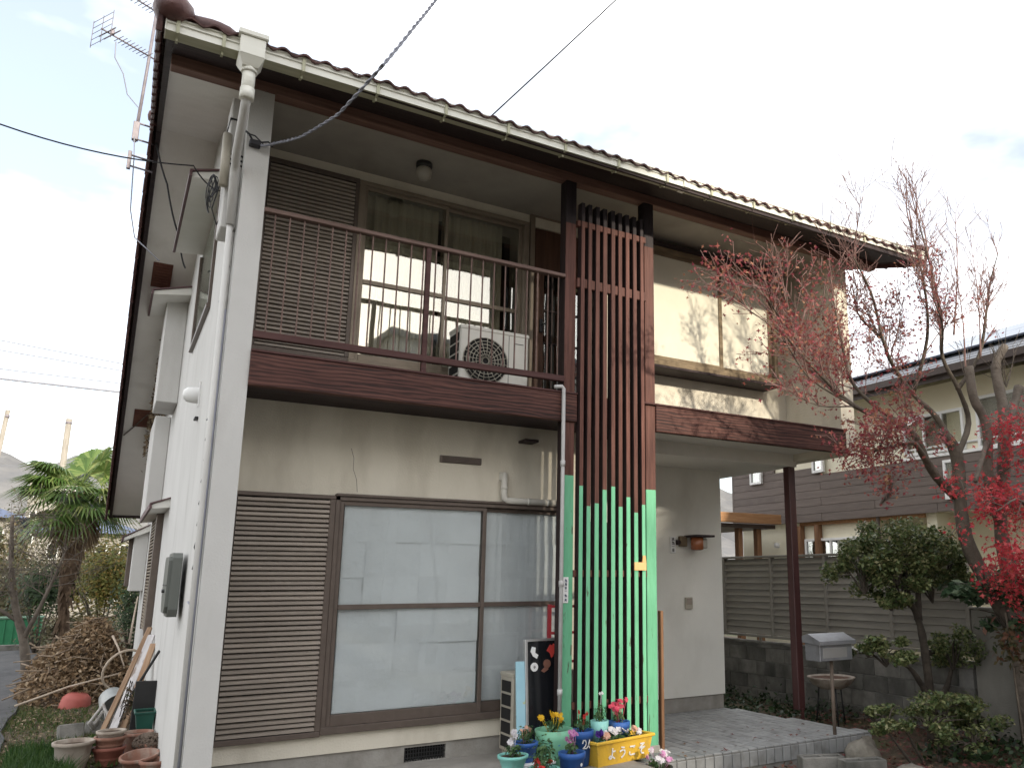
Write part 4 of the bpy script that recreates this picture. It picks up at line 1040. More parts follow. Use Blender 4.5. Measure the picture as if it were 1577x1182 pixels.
# ------------------------------------------------------------------ flower pots before the screen
petal = {}
def petalmat(nm, cols):
    if nm not in petal: petal[nm] = leafmat('petals_' + nm, cols, .6, .3)
    return petal[nm]
pots_leaf = leafmat('potted_leaf', [(0.025, 0.06, 0.02), (0.045, 0.10, 0.03), (0.07, 0.14, 0.045), (0.09, 0.16, 0.06)], .5, .3)
PD = ((0.16, 0.14, 0.11), 14, (1, 1, .7), .56, .74, .55)
COL = {'blue': mat('blue_pot_paint', (0.022, 0.085, 0.31), (0.035, 0.12, 0.38), scale=9, rough=.55, bump=.2, bscale=40, dirt=PD), 'teal': mat('teal_pot_paint', (0.19, 0.52, 0.46), (0.24, 0.56, 0.50), scale=9, rough=.55, bump=.2, bscale=40, dirt=PD),
       'green': mat('green_pot_paint', (0.17, 0.44, 0.28), (0.21, 0.48, 0.32), scale=9, rough=.55, bump=.2, bscale=40, dirt=PD), 'black': black_m, 'paleteal': mat('pale_teal_plastic', (0.25, 0.56, 0.52), (0.29, 0.61, 0.57), rough=.4),
       'yellow': mat('yellow_planter_paint', (0.66, 0.40, 0.035), (0.70, 0.44, 0.055), scale=8, rough=.55, bump=.2, bscale=40, dirt=((0.36, 0.23, 0.07), 12, (1, 1, .7), .54, .74, .6))}
def flower(mb, p, r, m, n=5, tilt=None):
    g = rng; d = Vector((U(-.5, .5), U(-1, -.2), U(.1, .9))).normalized() if tilt is None else Vector(tilt).normalized()
    u = d.orthogonal().normalized(); w = d.cross(u); p = Vector(p); a0 = U(0, 6)
    for i in range(n):
        a = a0 + 2 * PI * i / n; e = u * math.cos(a) + w * math.sin(a); f = d.cross(e)
        mb.add([p, p + e * r * .55 + f * r * .42 + d * r * .15, p + e * r + d * r * .05, p + e * r * .55 - f * r * .42 + d * r * .15], [(0, 1, 2, 3)], m)
def pot(loc, label, col, r0, r1, h, foliage=(.10, .10, .08), nleaf=160, lsize=.035, fl=None, rim=True, dots=None, mark=None, seed=1):
    t = thing('flower_pot', label, 'flower pot', loc)
    prof = [(r0 * .9, 0), (r0, .004), (r1 * .97, h * .78)] + ([(r1 * 1.06, h * .79), (r1 * 1.08, h)] if rim else [(r1, h)]) + [(r1 * .92, h), (r1 * .88, h * .85)]
    MB().lathe(prof, 24, cap=False).build('pot', COL[col], t)
    MB().lathe([(.0, h * .86), (r1 * .9, h * .87)], 18, cap=False).build('soil', soil_m, t)
    if nleaf:
        V, F = leaves(blob(nleaf, (0, 0, h + foliage[2] * .6), foliage, seed, .3), lsize, 'quad', .4, seed)
        leafobj('foliage', V, F, pots_leaf, t)
        mb = MB()
        for i in range(7): mb.tube([(U(-.02, .02), U(-.02, .02), h * .85), (U(-.6, .6) * foliage[0], U(-.6, .6) * foliage[1], h + foliage[2])], .003, 4)
        mb.build('stem', pots_leaf, t)
    if fl:
        for (nm, cols, n_, zr, fr, sp) in fl:
            for i in range(n_):
                mb = MB(); c = Vector((U(-sp, sp), U(-sp, sp) - .02, h + U(*zr)))
                for q in range(2): flower(mb, c + Vector((U(-.01, .01), U(-.01, .01), U(-.01, .01))), fr * U(.6, .9), 0, 6)
                mb.tube([(c.x * .4, c.y * .4, h * .9), c], .0022, 4)
                mb.build('flower', petalmat(nm, cols), t)
    if dots:
        for (a, z) in dots:
            rr = r0 + (r1 - r0) * z / h + .002; p = Vector((rr * math.sin(a), -rr * math.cos(a), z))
            mb = MB(); n_ = Vector((math.sin(a), -math.cos(a), 0)); u = Vector((math.cos(a), math.sin(a), 0)); w = Vector((0, 0, 1))
            mb.add([p + n_ * .001 + (u * math.cos(q) + w * math.sin(q)) * .013 for q in [2 * PI * i / 10 for i in range(10)]], [tuple(range(10))])
            mb.build('painted_dot', mark or white_m, t)
    return t
WH = [(0.55, 0.50, 0.55), (0.75, 0.72, 0.74), (0.8, 0.78, 0.78)]; YE = [(0.70, 0.36, 0.01), (0.78, 0.48, 0.02), (0.8, 0.56, 0.05)]
RD = [(0.45, 0.02, 0.02), (0.6, 0.05, 0.04)]; PK = [(0.42, 0.12, 0.34), (0.55, 0.22, 0.45), (0.65, 0.33, 0.52)]; CR = [(0.55, 0.04, 0.10), (0.62, 0.07, 0.13), (0.68, 0.13, 0.17)]
VI = [(0.06, 0.02, 0.22), (0.10, 0.03, 0.30)]; PE = [(0.66, 0.35, 0.25), (0.7, 0.45, 0.33)]; PP = [(0.62, 0.26, 0.50), (0.70, 0.40, 0.58)]
trz = .06
t = thing('plant_stand', 'low black stand with a white foam board top under the pots', 'stand', (1.82, -.55, .028))
MB().cbox(0, 0, .085, .24, .16, .105, .004).build('board', white_m, t); MB().cbox(.22, .16, .085, .52, .40, .105, .004).build('board', white_m, t)
for x, y in ((.05, .03), (.20, .1), (.46, .34), (.28, .34)): MB().cbox(x, y, 0, x + .03, y + .03, .085, .003).build('leg', black_m, t)
pot((1.94, -.47, .134), 'aqua bowl pot of pale ornamental cabbage and white cyclamen on the white board', 'teal', .075, .105, .10, (.085, .075, .055), 110, .034, [('white', WH, 7, (.08, .16), .026, .035)], seed=2)
pot((2.13, -.28, .134), 'blue pot with white dots and a bushy pink flowered plant between cabbage and yellow pansies', 'blue', .07, .093, .14, (.10, .09, .075), 170, .032, [('peach', PE, 4, (.05, .13), .02, .06)], dots=[(-.2, .12), (.15, .12), (.7, .12)], seed=3)
pot((2.39, -.25, .028), 'large green pot with painted blue rings and yellow pansies', 'green', .105, .15, .31, (.12, .11, .06), 170, .035, [('yellow', YE, 9, (.05, .15), .028, .085)], rim=False, dots=[(-.7, .24), (.05, .16), (.75, .2), (-.2, .22)], mark=mat('ring_blue', (0.05, 0.22, 0.42)), seed=4)
p_ = pot((2.66, -.20, .028), 'blue pot marked with a white 2 holding small red flowers', 'blue', .065, .098, .27, (.085, .08, .075), 160, .030, [('red', RD, 3, (.10, .15), .02, .06)], seed=5)
mb = MB(); strokes(mb, [[(.0, .55), (.08, .8), (.3, .8), (.38, .55), (.3, .3), (.05, .1), (.45, .1), (.6, .3)], [(.75, .8), (.62, .35), (.75, .1)]], -.04, -.101, .14, .085, .004, -.004); mb.build('painted_mark', white_m, p_)
t = pot((2.86, -.16, .028), 'tall pale aqua tapered pot behind the yellow planter with a low green plant', 'paleteal', .06, .075, .32, (.06, .06, .09), 150, .03, [('white', WH, 1, (.2, .22), .02, .01)], rim=False, seed=6)
pot((3.07, -.13, .07), 'blue pot with white dots and crimson cyclamen behind the yellow planter', 'blue', .062, .085, .25, (.07, .06, .06), 90, .032, [('crimson', CR, 12, (.10, .17), .030, .07)], dots=[(-.45, .17), (.1, .1), (.55, .19), (.3, .05)], seed=7)
pot((2.37, -.58, .028), 'blue pot of pink cyclamen in front of the green pot', 'blue', .075, .095, .20, (.07, .06, .05), 110, .034, [('pink', PK, 9, (.06, .15), .028, .05)], dots=[(.4, .12)], seed=8)
pot((2.10, -.66, .0), 'aqua and blue pot crowded with tall feathery leaves and red flowers in front', 'teal', .08, .105, .16, (.11, .09, .14), 260, .034, [('red', RD, 6, (.0, .06), .028, .08)], seed=9)
pot((3.22, -.50, -.135), 'dark pot of pink and white cyclamen below the yellow planter', 'black', .08, .10, .15, (.10, .08, .05), 120, .034, [('pinkwhite', PP, 8, (.05, .12), .03, .08), ('white', WH, 9, (.05, .13), .03, .08)], seed=10)
# yellow planter with the word in white strokes
t = thing('planter_box', 'long yellow planter with white hiragana lettering and violet and white pansies', 'planter', (2.72, -.36, .028), R(11))
Wp = .62
mb = MB()
vs = [(.03, .02, 0), (Wp - .03, .02, 0), (Wp - .03, .16, 0), (.03, .16, 0), (0, 0, .17), (Wp, 0, .17), (Wp, .19, .17), (0, .19, .17)]
mb.add(vs, [(0, 3, 2, 1), (0, 1, 5, 4), (1, 2, 6, 5), (2, 3, 7, 6), (3, 0, 4, 7)])
mb.build('box', COL['yellow'], t)
mb = MB(); mb.cbox(-.02, -.02, .168, Wp + .02, .006, .192, .006); mb.cbox(-.02, .184, .168, Wp + .02, .21, .192, .006); mb.cbox(-.02, .006, .168, .006, .184, .192, .005); mb.cbox(Wp - .006, .006, .168, Wp + .02, .184, .192, .005)
mb.build('rim', COL['yellow'], t)
MB().box(.006, .006, .15, Wp - .006, .184, .158).build('soil', soil_m, t)
YO = [[(.5, .98), (.5, .25), (.42, .1), (.22, .08), (.15, .2), (.28, .32), (.5, .27), (.85, .05)], [(.5, .68), (.85, .72)]]
UU = [[(.32, .95), (.68, .88)], [(.15, .58), (.5, .70), (.78, .60), (.80, .38), (.62, .15), (.40, .0)]]
KO = [[(.18, .85), (.80, .85), (.62, .74)], [(.16, .35), (.14, .18), (.35, .08), (.85, .10)]]
SO = [[(.25, .95), (.75, .95), (.15, .55), (.88, .60), (.48, .45), (.40, .22), (.50, .05), (.78, .02)]]
mb = MB(); tiltM = Euler((R(-7), 0, 0)).to_matrix().to_4x4()
for kk, x in ((YO, .12), (UU, .235), (KO, .345), (SO, .455)): strokes(mb, kk, x, 0, .045, .085, .0055, -.004)
mb.xf(Matrix.Translation((0, .0132, 0)) @ Euler((math.atan2(.02, .17), 0, 0)).to_matrix().to_4x4()); mb.build('lettering', white_m, t)
V, F = leaves(blob(230, (Wp / 2, .09, .19), (.29, .08, .035), 11, .2), .034, 'quad', .5, 11); leafobj('foliage', V, F, pots_leaf, t)
for (nm, cols, xs) in (('violet', VI, (.07, .10)), ('peach', PE, (.13, .15)), ('white', WH, (.16, .22, .25, .28, .31, .34)), ('violet', VI, (.42,)), ('peach', PE, (.46,)), ('white', WH, (.50,))):
    for x in xs:
        mb = MB(); c = Vector((x, U(.02, .12), U(.21, .26)))
        for q in range(3): flower(mb, c + Vector((U(-.01, .01), U(-.01, .01), U(-.01, .01))), .032, 0)
        mb.build('flower', petalmat(nm, cols), t)

# ------------------------------------------------------------------ garden walls and fence on the right
t = thing('block_wall', 'low mossy concrete block wall under the grey louvre fence', 'wall', (7.5, 0, -.25))
blk = MB().cbox(0, .004, .004, .12, .391, .191, .006).mesh('block', block_m)
MB().box(.012, -.40, -.1, .108, 8.6, .76).build('mortar', grout_m, t)
for j in range(4):
    for i in range(23):
        y = -.42 + i * .395 + (.197 if j % 2 else 0)
        if y + .39 < 8.7: link('block', blk, t, (U(-.002, .002), y, -.03 + j * .195))
MB().cbox(-.012, -.42, .80, .132, 8.6, .832, .006).build('coping', block_m, t)
MB().cbox(.0, -.42, .752, .12, 8.6, .80, .004).build('top_course', block_m, t)
t = thing('louvre_fence', 'dark grey louvre fence standing on the concrete block wall', 'fence', (7.5, 0, .66))
ln = 1.055
fs_ = MB(); fs_.add([(.0, 0, .0), (.0, ln - .05, .0), (.05, ln - .05, .085), (.05, 0, .085), (.012, 0, -.008), (.012, ln - .05, -.008), (.062, ln - .05, .077), (.062, 0, .077)],
                    [(0, 1, 2, 3), (7, 6, 5, 4), (0, 4, 5, 1), (3, 2, 6, 7), (0, 3, 7, 4), (1, 5, 6, 2)])
fsm = fs_.mesh('fence_slat', fence_m)
fpm = MB().cbox(-.012, 0, -.02, .07, .05, 1.125, .005).mesh('fence_post', fence_m)
fleg = MB().cbox(.01, 0, -.09, .05, .03, .0, .004).mesh('fence_leg', fence_m)
for i in range(8):
    y = -.43 + i * ln
    link('fence_post', fpm, t, (0, y, 0)); link('fence_leg', fleg, t, (0, y + .3, -.005))
    for k in range(12): link('fence_slat', fsm, t, (0, y + .05, .03 + k * .0905))
link('fence_post', fpm, t, (0, -.43 + 8 * ln, 0))
MB().cbox(-.016, -.44, 1.118, .074, 8.0, 1.15, .004).build('top_rail', fence_m, t); MB().cbox(-.01, -.43, -.02, .068, 8.0, .014, .004).build('bottom_rail', fence_m, t)
t = thing('garden_wall', 'plain grey rendered wall panel right of the louvre fence', 'wall', (7.5, -3.6, -.3))
MB().cbox(0, 0, 0, .14, 3.16, 1.45, .01).build('panel', gatewall_m, t); MB().cbox(-.012, -.01, 1.45, .152, 3.17, 1.475, .005).build('coping', gatewall_m, t)

# ------------------------------------------------------------------ neighbouring house on the right
nb = thing('house', 'neighbouring house with brown siding, cream walls and solar panels behind the fence', 'house', (11.0, 0, 0))
mb = MB(); mb.box(0, -8, 2.58, 8, 7.62, 4.72); mb.build('upper_wall', cream2_m, nb)
mb = MB(); mb.box(.6, -8, -.3, 8, 7.5, 2.60); mb.build('lower_wall', cream_m, nb)
mb = MB(); mb.box(.12, 4.0, -.3, .62, 7.5, 2.60); mb.box(.12, 2.55, -.3, .6, 2.75, 2.6); mb.build('bay_wall', cream2_m, nb)
plank = MB().cbox(-.045, .003, .002, .0, 2.597, .150, .004).mesh('siding_board', siding_m)
for j in range(14):
    z = 2.56 + j * .152; 
    for i in range(7):
        y = -8.0 + i * 2.6 - (1.3 if j % 2 else 0)
        hi = y + 2.6 <= 7.7 and (j < 6 or (j < 9 and y > 4.6))
        if hi and y > -8.2: link('siding_board', plank, nb, (0, y, z))
    if j % 2: (j < 9) and link('siding_board', plank, nb, (0, 5.3 + .98, z), (0, 0, 0), (1, .5, 1)) 
for y in (7.60,): MB().cbox(-.05, 7.575, 2.56, .0, 7.635, 4.70, .005).build('corner_trim', siding_m, nb)
MB().cbox(-.07, -8, 3.475, .02, 3.05, 3.53, .006).build('parapet_cap', white_m, nb)
for i in range(6):
    pass
mb = MB(); mb.tube([(-.02, -8, 3.66), (-.02, 3.0, 3.66)], .02, 8); mb.build('parapet_rail', white_m, nb)
for i in range(12): MB().cbox(-.035, -7.7 + i * .95, 3.53, -.005, -7.67 + i * .95, 3.66, .003).build('rail_post', white_m, nb)
def nwin(y0, y1, z0, z1, x=0, panes=2, fm=alu_m, cur=True, nm='window'):
    mb = MB(); f = .05
    mb.cbox(x - .06, y0, z0, x + .0, y1, z0 + f, .004); mb.cbox(x - .06, y0, z1 - f, x + .0, y1, z1, .004)
    mb.cbox(x - .06, y0, z0 + f, x + .0, y0 + f, z1 - f, .004); mb.cbox(x - .06, y1 - f, z0 + f, x + .0, y1, z1 - f, .004)
    w = (y1 - y0 - 2 * f) / panes
    for i in range(1, panes): mb.cbox(x - .055, y0 + f + w * i - .02, z0 + f, x - .005, y0 + f + w * i + .02, z1 - f, .003)
    o = mb.build(nm, fm, nb)
    for i in range(panes):
        q = MB(); q.box(x - .032, y0 + f + w * i, z0 + f, x - .028, y0 + f + w * (i + 1), z1 - f); q.build('pane', glass_2f, o)
        if cur and i % 2 == 0:
            q = MB(); n = 16
            for k in range(n + 1):
                yy = y0 + f + w * i + w * .75 * k / n; q.v += [(x - .015 + .006 * math.sin(k * 1.9), yy, z0 + f), (x - .015 + .006 * math.sin(k * 1.9), yy, z1 - f)]
            for k in range(n): q.f.append((2 * k, 2 * k + 2, 2 * k + 3, 2 * k + 1)); q.m.append(0); q.sm.append(True)
            q.build('curtain', cream2_m, o)
    q = MB(); q.box(x - .004, y0 + f, z0 + f, x - .001, y1 - f, z1 - f); q.build('room_backing', dark_void, o)
    return o
nwin(1.78, 2.98, 3.55, 4.24, 0, 3, white_m); nwin(-1.4, 1.55, 3.50, 4.36, 0, 2, white_m); nwin(-4.6, -2.2, 3.5, 4.3, 0, 2, white_m)
nwin(6.62, 6.98, 3.44, 3.82, -.045, 1, white_m, False); nwin(4.85, 5.15, 3.5, 3.9, -.045, 1, white_m, False); nwin(1.9, 2.2, 2.75, 3.4, -.045, 1, white_m, False)
nwin(4.25, 5.6, .2, 2.24, .12, 2, white_m); nwin(-2.5, -.3, .4, 2.1, .6, 2, white_m)
mb = MB(); mb.cbox(.05, 2.75, 2.50, .11, 5.7, 2.585, .005); mb.build('lintel_board', tanwood, nb)
for y in (5.15, 5.62): MB().cbox(-.01, y, 0, .11, y + .11, 2.5, .005).build('timber_post', tanwood_z, nb)
mb = MB(); mb.tube([(-.08, 3.35, 3.22), (-.08, 3.35, 2.98), (-.06, 3.5, 2.86), (.04, 3.72, 2.66), (.04, 3.74, .2)], .035, 8); mb.build('downpipe', siding_m, nb)
MB().cbox(-.12, 3.30, 3.10, -.04, 3.40, 3.28, .006).build('pipe_head', tanwood_z, nb)
MB().lathe([(0, -.02), (.06, 0), (.06, .08), (0, .1)], 10, (-.02, 6.3, 2.1)).build('outside_lamp', white_m, nb)
# roof with solar panels
sl_ = .42; ex, ez = -.62, 4.70; rx = 3.1
def rz(x): return ez + sl_ * (x - ex)
mb = MB(); mb.prism_y([(ex, rz(ex)), (rx, rz(rx)), (rx, rz(rx) + .10), (ex, rz(ex) + .10)], -9, 8.1); mb.prism_y([(rx, rz(rx)), (8.6, rz(rx) - sl_ * (8.6 - rx)), (8.6, rz(rx) - sl_ * (8.6 - rx) + .10), (rx, rz(rx) + .10)], -9, 8.1)
nroof = mb.build('roof', cream_m, nb)
MB().prism_y([(ex - .03, rz(ex) - .10), (ex, rz(ex) - .10), (ex, rz(ex) + .12), (ex - .03, rz(ex) + .12)], -9, 8.12).build('fascia', brownfr_m, nroof)
mb = MB(); mb.prism_y([(ex - .13, rz(ex) - .02), (ex - .03, rz(ex) - .02), (ex - .03, rz(ex) + .09), (ex - .14, rz(ex) + .09)], -9, 8.14); mb.build('gutter', brownfr_m, nroof)
sang = math.atan(sl_)
shg = MB().cbox(0, .004, 0, .45, 2.10, .014, .004).mesh('roof_slate', slate_m)
nrow = 10; 
for i in range(nrow):
    d = i * .40
    for k in range(9): link('roof_slate', shg, nroof, (ex - .02 + d * math.cos(sang), -9.1 + k * 2.1 - (1.0 if i % 2 else 0) + 0.0 if True else 0, rz(ex) + .102 + d * math.sin(sang)), (0, -sang + .022, 0))
sp = MB().cbox(.0, .006, .0, .98, 1.49, .035, .005).mesh('solar_panel', [solar_m])
for i in range(2):
    for k in range(9):
        d = 1.15 + i * 1.0; link('solar_panel', sp, nroof, (ex + d * math.cos(sang) - .05, -7.6 + k * 1.5, rz(ex) + .17 + d * math.sin(sang)), (0, -sang, 0))
kind(MB().box(7.66, .8, -.4, 10.95, 16, -.06).build('parking_slab', mat('pale_concrete', (0.42, 0.41, 0.38), (0.52, 0.51, 0.48), scale=2, rough=.9)), 'structure')
# carport beyond the fence
t = thing('carport', 'tan timber carport beyond the fence at the side of the neighbouring house', 'carport', (9.1, 6.0, -.2))
MB().cbox(-2.0, 0, 2.75, 1.75, .12, 2.94, .006).build('front_beam', tanwood, t)
MB().cbox(-2.0, .13, 2.66, 1.7, 5.0, 2.74, .006).build('carport_roof', brownfr_m, t)
MB().cbox(-1.9, 4.5, 2.5, 1.7, 4.62, 2.66, .006).build('rear_beam', tanwood, t)
for x, y in ((.85, .3), (1.35, .3), (-1.6, .02), (.6, 4.4), (1.3, 4.4)): MB().cbox(x, y, 0, x + .12, y + .12, 2.66, .006).build('carport_post', tanwood_z, t)
t = thing('parked_car', 'white car parked under the timber carport beyond the fence', 'car', (9.0, 8.3, -.2))
mb = MB(); mb.prism_y([(-.8, .35), (.8, .35), (.82, .8), (.72, .95), (.55, 1.42), (-.55, 1.42), (-.72, .95), (-.82, .8)], 0, 3.3); mb.build('body', white_m, t)
mb = MB(); mb.prism_y([(-.68, .97), (.68, .97), (.53, 1.36), (-.53, 1.36)], -.01, .0); mb.build('windscreen', black_board, t)
for x in (-.72, .55):
    for y in (.5, 2.5): MB().lathe([(0, 0), (.28, 0), (.31, .04), (.31, .14), (.28, .18), (0, .18)], 18, cap=False).xf(Matrix.Translation((x, y, .31)) @ Euler((0, PI / 2, 0)).to_matrix().to_4x4()).build('wheel', black_m, t)
for x in (-.62, .42): MB().cbox(x, -.02, .68, x + .2, .0, .8, .01).build('headlight', lampglass, t)

# ------------------------------------------------------------------ mailbox, bowl, rocks and blocks
t = thing('mailbox', 'steel mailbox with a sloping lid on a thin post by the porch', 'mailbox', (5.47, -.26, 0))
MB().tube([(.0, .0, -.1), (.0, .0, .72)], .018, 10).build('post', mat('rusty_post', (0.09, 0.07, 0.055), (0.17, 0.13, 0.10), scale=9, rough=.7), t)
bx = MB(); bx.cbox(-.25, -.10, .70, .20, .10, .865, .006); bx.build('box', steel_m, t)
bx = MB(); bx.prism_x([(-.13, .855), (-.13, .89), (.03, .955), (.11, .93), (.11, .87)], -.275, .225); bx.build('lid', steel_m, t)
MB().cbox(-.21, -.103, .73, .12, -.10, .825, .002).build('front_plate', silver_m, t)
t = thing('bowl_planter', 'shallow clay bowl planter on a dark metal stand behind the mailbox', 'planter', (6.78, 1.0, -.22))
MB().lathe([(.12, .42), (.22, .47), (.275, .54), (.285, .555), (.265, .56), (.24, .53)], 24, cap=False).build('bowl', palepot, t)
MB().lathe([(0, .535), (.25, .54)], 18, cap=False).build('soil', mat('dry_leaf_litter', (0.06, 0.035, 0.028), (0.16, 0.09, 0.06), scale=30, rough=1, bump=.8), t)
for a in (0, 2.1, 4.2): MB().tube([(.15 * math.cos(a), .15 * math.sin(a), .44), (.2 * math.cos(a), .2 * math.sin(a), 0)], .010, 6).build('stand_leg', black_m, t)
def rock(name, label, loc, r, seed, m=rock_m, cat='rock'):
    g = random.Random(seed); mb = MB(); n, k = 14, 8; ph = [g.uniform(0, 6) for _ in range(6)]
    for i in range(k + 1):
        for j in range(n):
            a = 2 * PI * j / n; b = -PI / 2 + PI * i / k
            s = 1 + .13 * math.sin(2 * a + ph[0]) + .10 * math.sin(3 * a + 2 * b + ph[1]) + .06 * math.sin(5 * a + ph[2] + 3 * b)
            mb.v.append((r[0] * s * math.cos(a) * math.cos(b), r[1] * s * math.sin(a) * math.cos(b), r[2] * s * math.sin(b)))
    for i in range(k):
        for j in range(n): mb.f.append((i * n + j, i * n + (j + 1) % n, (i + 1) * n + (j + 1) % n, (i + 1) * n + j)); mb.m.append(0); mb.sm.append(True)
    return tag(mb.build(name, m, None, loc), label, cat)
rock('garden_rock', 'rounded brown garden rock behind the hollow concrete blocks', (5.45, -.62, -.13), (.19, .15, .15), 1)
rock('garden_rock', 'flat grey stone lying under the low clipped bush', (5.55, -1.05, -.20), (.16, .14, .06), 3)
hb = MB()
hb.cbox(0, 0, 0, .39, .10 - .07, .15, .006); hb.cbox(0, .07 + .05, 0, .39, .15, .15, .006)
for x in (0, .18, .36): hb.cbox(x, .03, 0, x + .03, .12, .15, .004)
t1 = tag(hb.build('hollow_block', block_m, None, (4.60, -.70, -.19), (0, 0, R(-24))), 'hollow concrete block lying left of its twin by the porch step', 'concrete block')
t2 = tag(link('hollow_block', t1.data, None, (4.80, -1.0, -.19), (0, 0, R(-20))), 'hollow concrete block in front of the garden rock', 'concrete block')
# leaf litter and ground cover
g = np.random.default_rng(3); n = 7000
P = np.column_stack([g.uniform(3.2, 7.5, n), g.uniform(-4.0, 1.6, n), np.zeros(n)])
P = P[~((P[:, 0] < 5.95) & (P[:, 1] > -.33))]
P[:, 2] = [ground_z(x, y) + .04 for x, y, _ in P]; P[:, 2] += g.uniform(0, .025, len(P))
V, F = leaves(P, .055, 'maple', 1.6, 8)
litter = leafmat('fallen_leaf', [(0.10, 0.028, 0.03), (0.16, 0.05, 0.045), (0.20, 0.09, 0.06), (0.075, 0.04, 0.03), (0.24, 0.15, 0.09)], .8, .1)
kind(leafobj('fallen_leaves', V, F, litter), 'stuff')
n = 2600
P = np.column_stack([g.uniform(5.75, 7.4, n), g.uniform(.9, 6, n), np.zeros(n)]); P[:, 2] = [ground_z(x, y) + .02 for x, y, _ in P]; P[:, 2] += np.abs(g.normal(0, .08, n))
V, F = leaves(P, .07, 'quad', .6, 9)
darkleaf = leafmat('dark_leaf', [(0.012, 0.025, 0.010), (0.022, 0.045, 0.016), (0.04, 0.07, 0.025)], .45, .25)
kind(leafobj('ground_cover', V, F, darkleaf), 'stuff')
n = 3000
P = np.column_stack([g.uniform(6.0, 7.5, n), g.uniform(-3.2, -.7, n), np.zeros(n)]); P[:, 2] = [ground_z(x, y) + .03 for x, y, _ in P]; P[:, 2] += np.abs(g.normal(0, .09, n))
P = P[g.uniform(0, 1, n) < .35]
V, F = leaves(P, .08, 'quad', .6, 19); kind(leafobj('ground_cover', V, F, darkleaf), 'stuff')

g = np.random.default_rng(41); P = np.column_stack([g.uniform(3.3, 5.6, 46), -.3 + np.abs(g.normal(0, .5, 46)), np.full(46, .012)]); P = P[P[:, 1] < 1.5]
V, F = leaves(P, .045, 'maple', 2.5, 42); kind(leafobj('fallen_leaves', V, F, litter), 'stuff')
# ------------------------------------------------------------------ trees
def grow(mb, tips, p, d, ln, r, depth, g, spread=.55, up=.15, kids=(2, 4), bend=.18, n=5):
    """a limb that bends, tapers and carries side limbs; tip positions are collected"""
    pts = [Vector(p)]; d = Vector(d).normalized(); rs = [r]; seg = 5
    for i in range(seg):
        d = (d + Vector((g.uniform(-bend, bend), g.uniform(-bend, bend), g.uniform(-bend, bend) + up * .2))).normalized()
        pts.append(pts[-1] + d * ln / seg); rs.append(max(r * (1 - .75 * (i + 1) / seg), .0028))
    mb.tube(pts, rs, n if depth > 1 else 4, cap=False)
    if depth <= 0: tips += [pts[-1], pts[-2], pts[-3]]; return
    for k in range(g.randint(*kids)):
        i = g.randint(1, seg); q = pts[i]; a = d.orthogonal().normalized(); w = d.cross(a); t = g.uniform(0, 2 * PI)
        e = (d * g.uniform(.5, 1.0) + (a * math.cos(t) + w * math.sin(t)) * g.uniform(spread * .7, spread * 1.5) + Vector((0, 0, up))).normalized()
        grow(mb, tips, q, e, ln * g.uniform(.45, .7), rs[i] * .65, depth - 1, g, spread, up, kids, bend, n)
    tips.append(pts[-1])
def limb(mb, pts, r0, r1, n=9, wob=0.0, g=rng):
    """smooth limb through points"""
    P = [Vector(p) for p in pts]; Q = []
    for i in range(len(P) - 1):
        a = P[max(i - 1, 0)]; b = P[i]; c = P[i + 1]; d = P[min(i + 2, len(P) - 1)]
        for k in range(4):
            t = k / 4
            Q.append(.5 * ((2 * b) + (c - a) * t + (2 * a - 5 * b + 4 * c - d) * t * t + (3 * b - a - 3 * c + d) * t ** 3))
    Q.append(P[-1]); m = len(Q)
    mb.tube(Q, [(r0 + (r1 - r0) * (i / (m - 1)) ** .8) * (1 + g.uniform(-wob, wob)) for i in range(m)], n)
    return Q
def dens(pts, per, spread, seed):
    g = np.random.default_rng(seed); A = np.array([tuple(p) for p in pts]); A = np.repeat(A, per, 0); return A + g.normal(0, spread, A.shape)
g7 = random.Random(21)
maple = thing('maple_tree', 'tall maple with sparse dull red leaves and bare upright twigs before the porch', 'tree', (7.30, -1.25, -.25))
O = Vector((7.30, -1.25, -.25))
tr = MB(); tw = MB(); tipsL = []; tipsH = []; tipsA = []
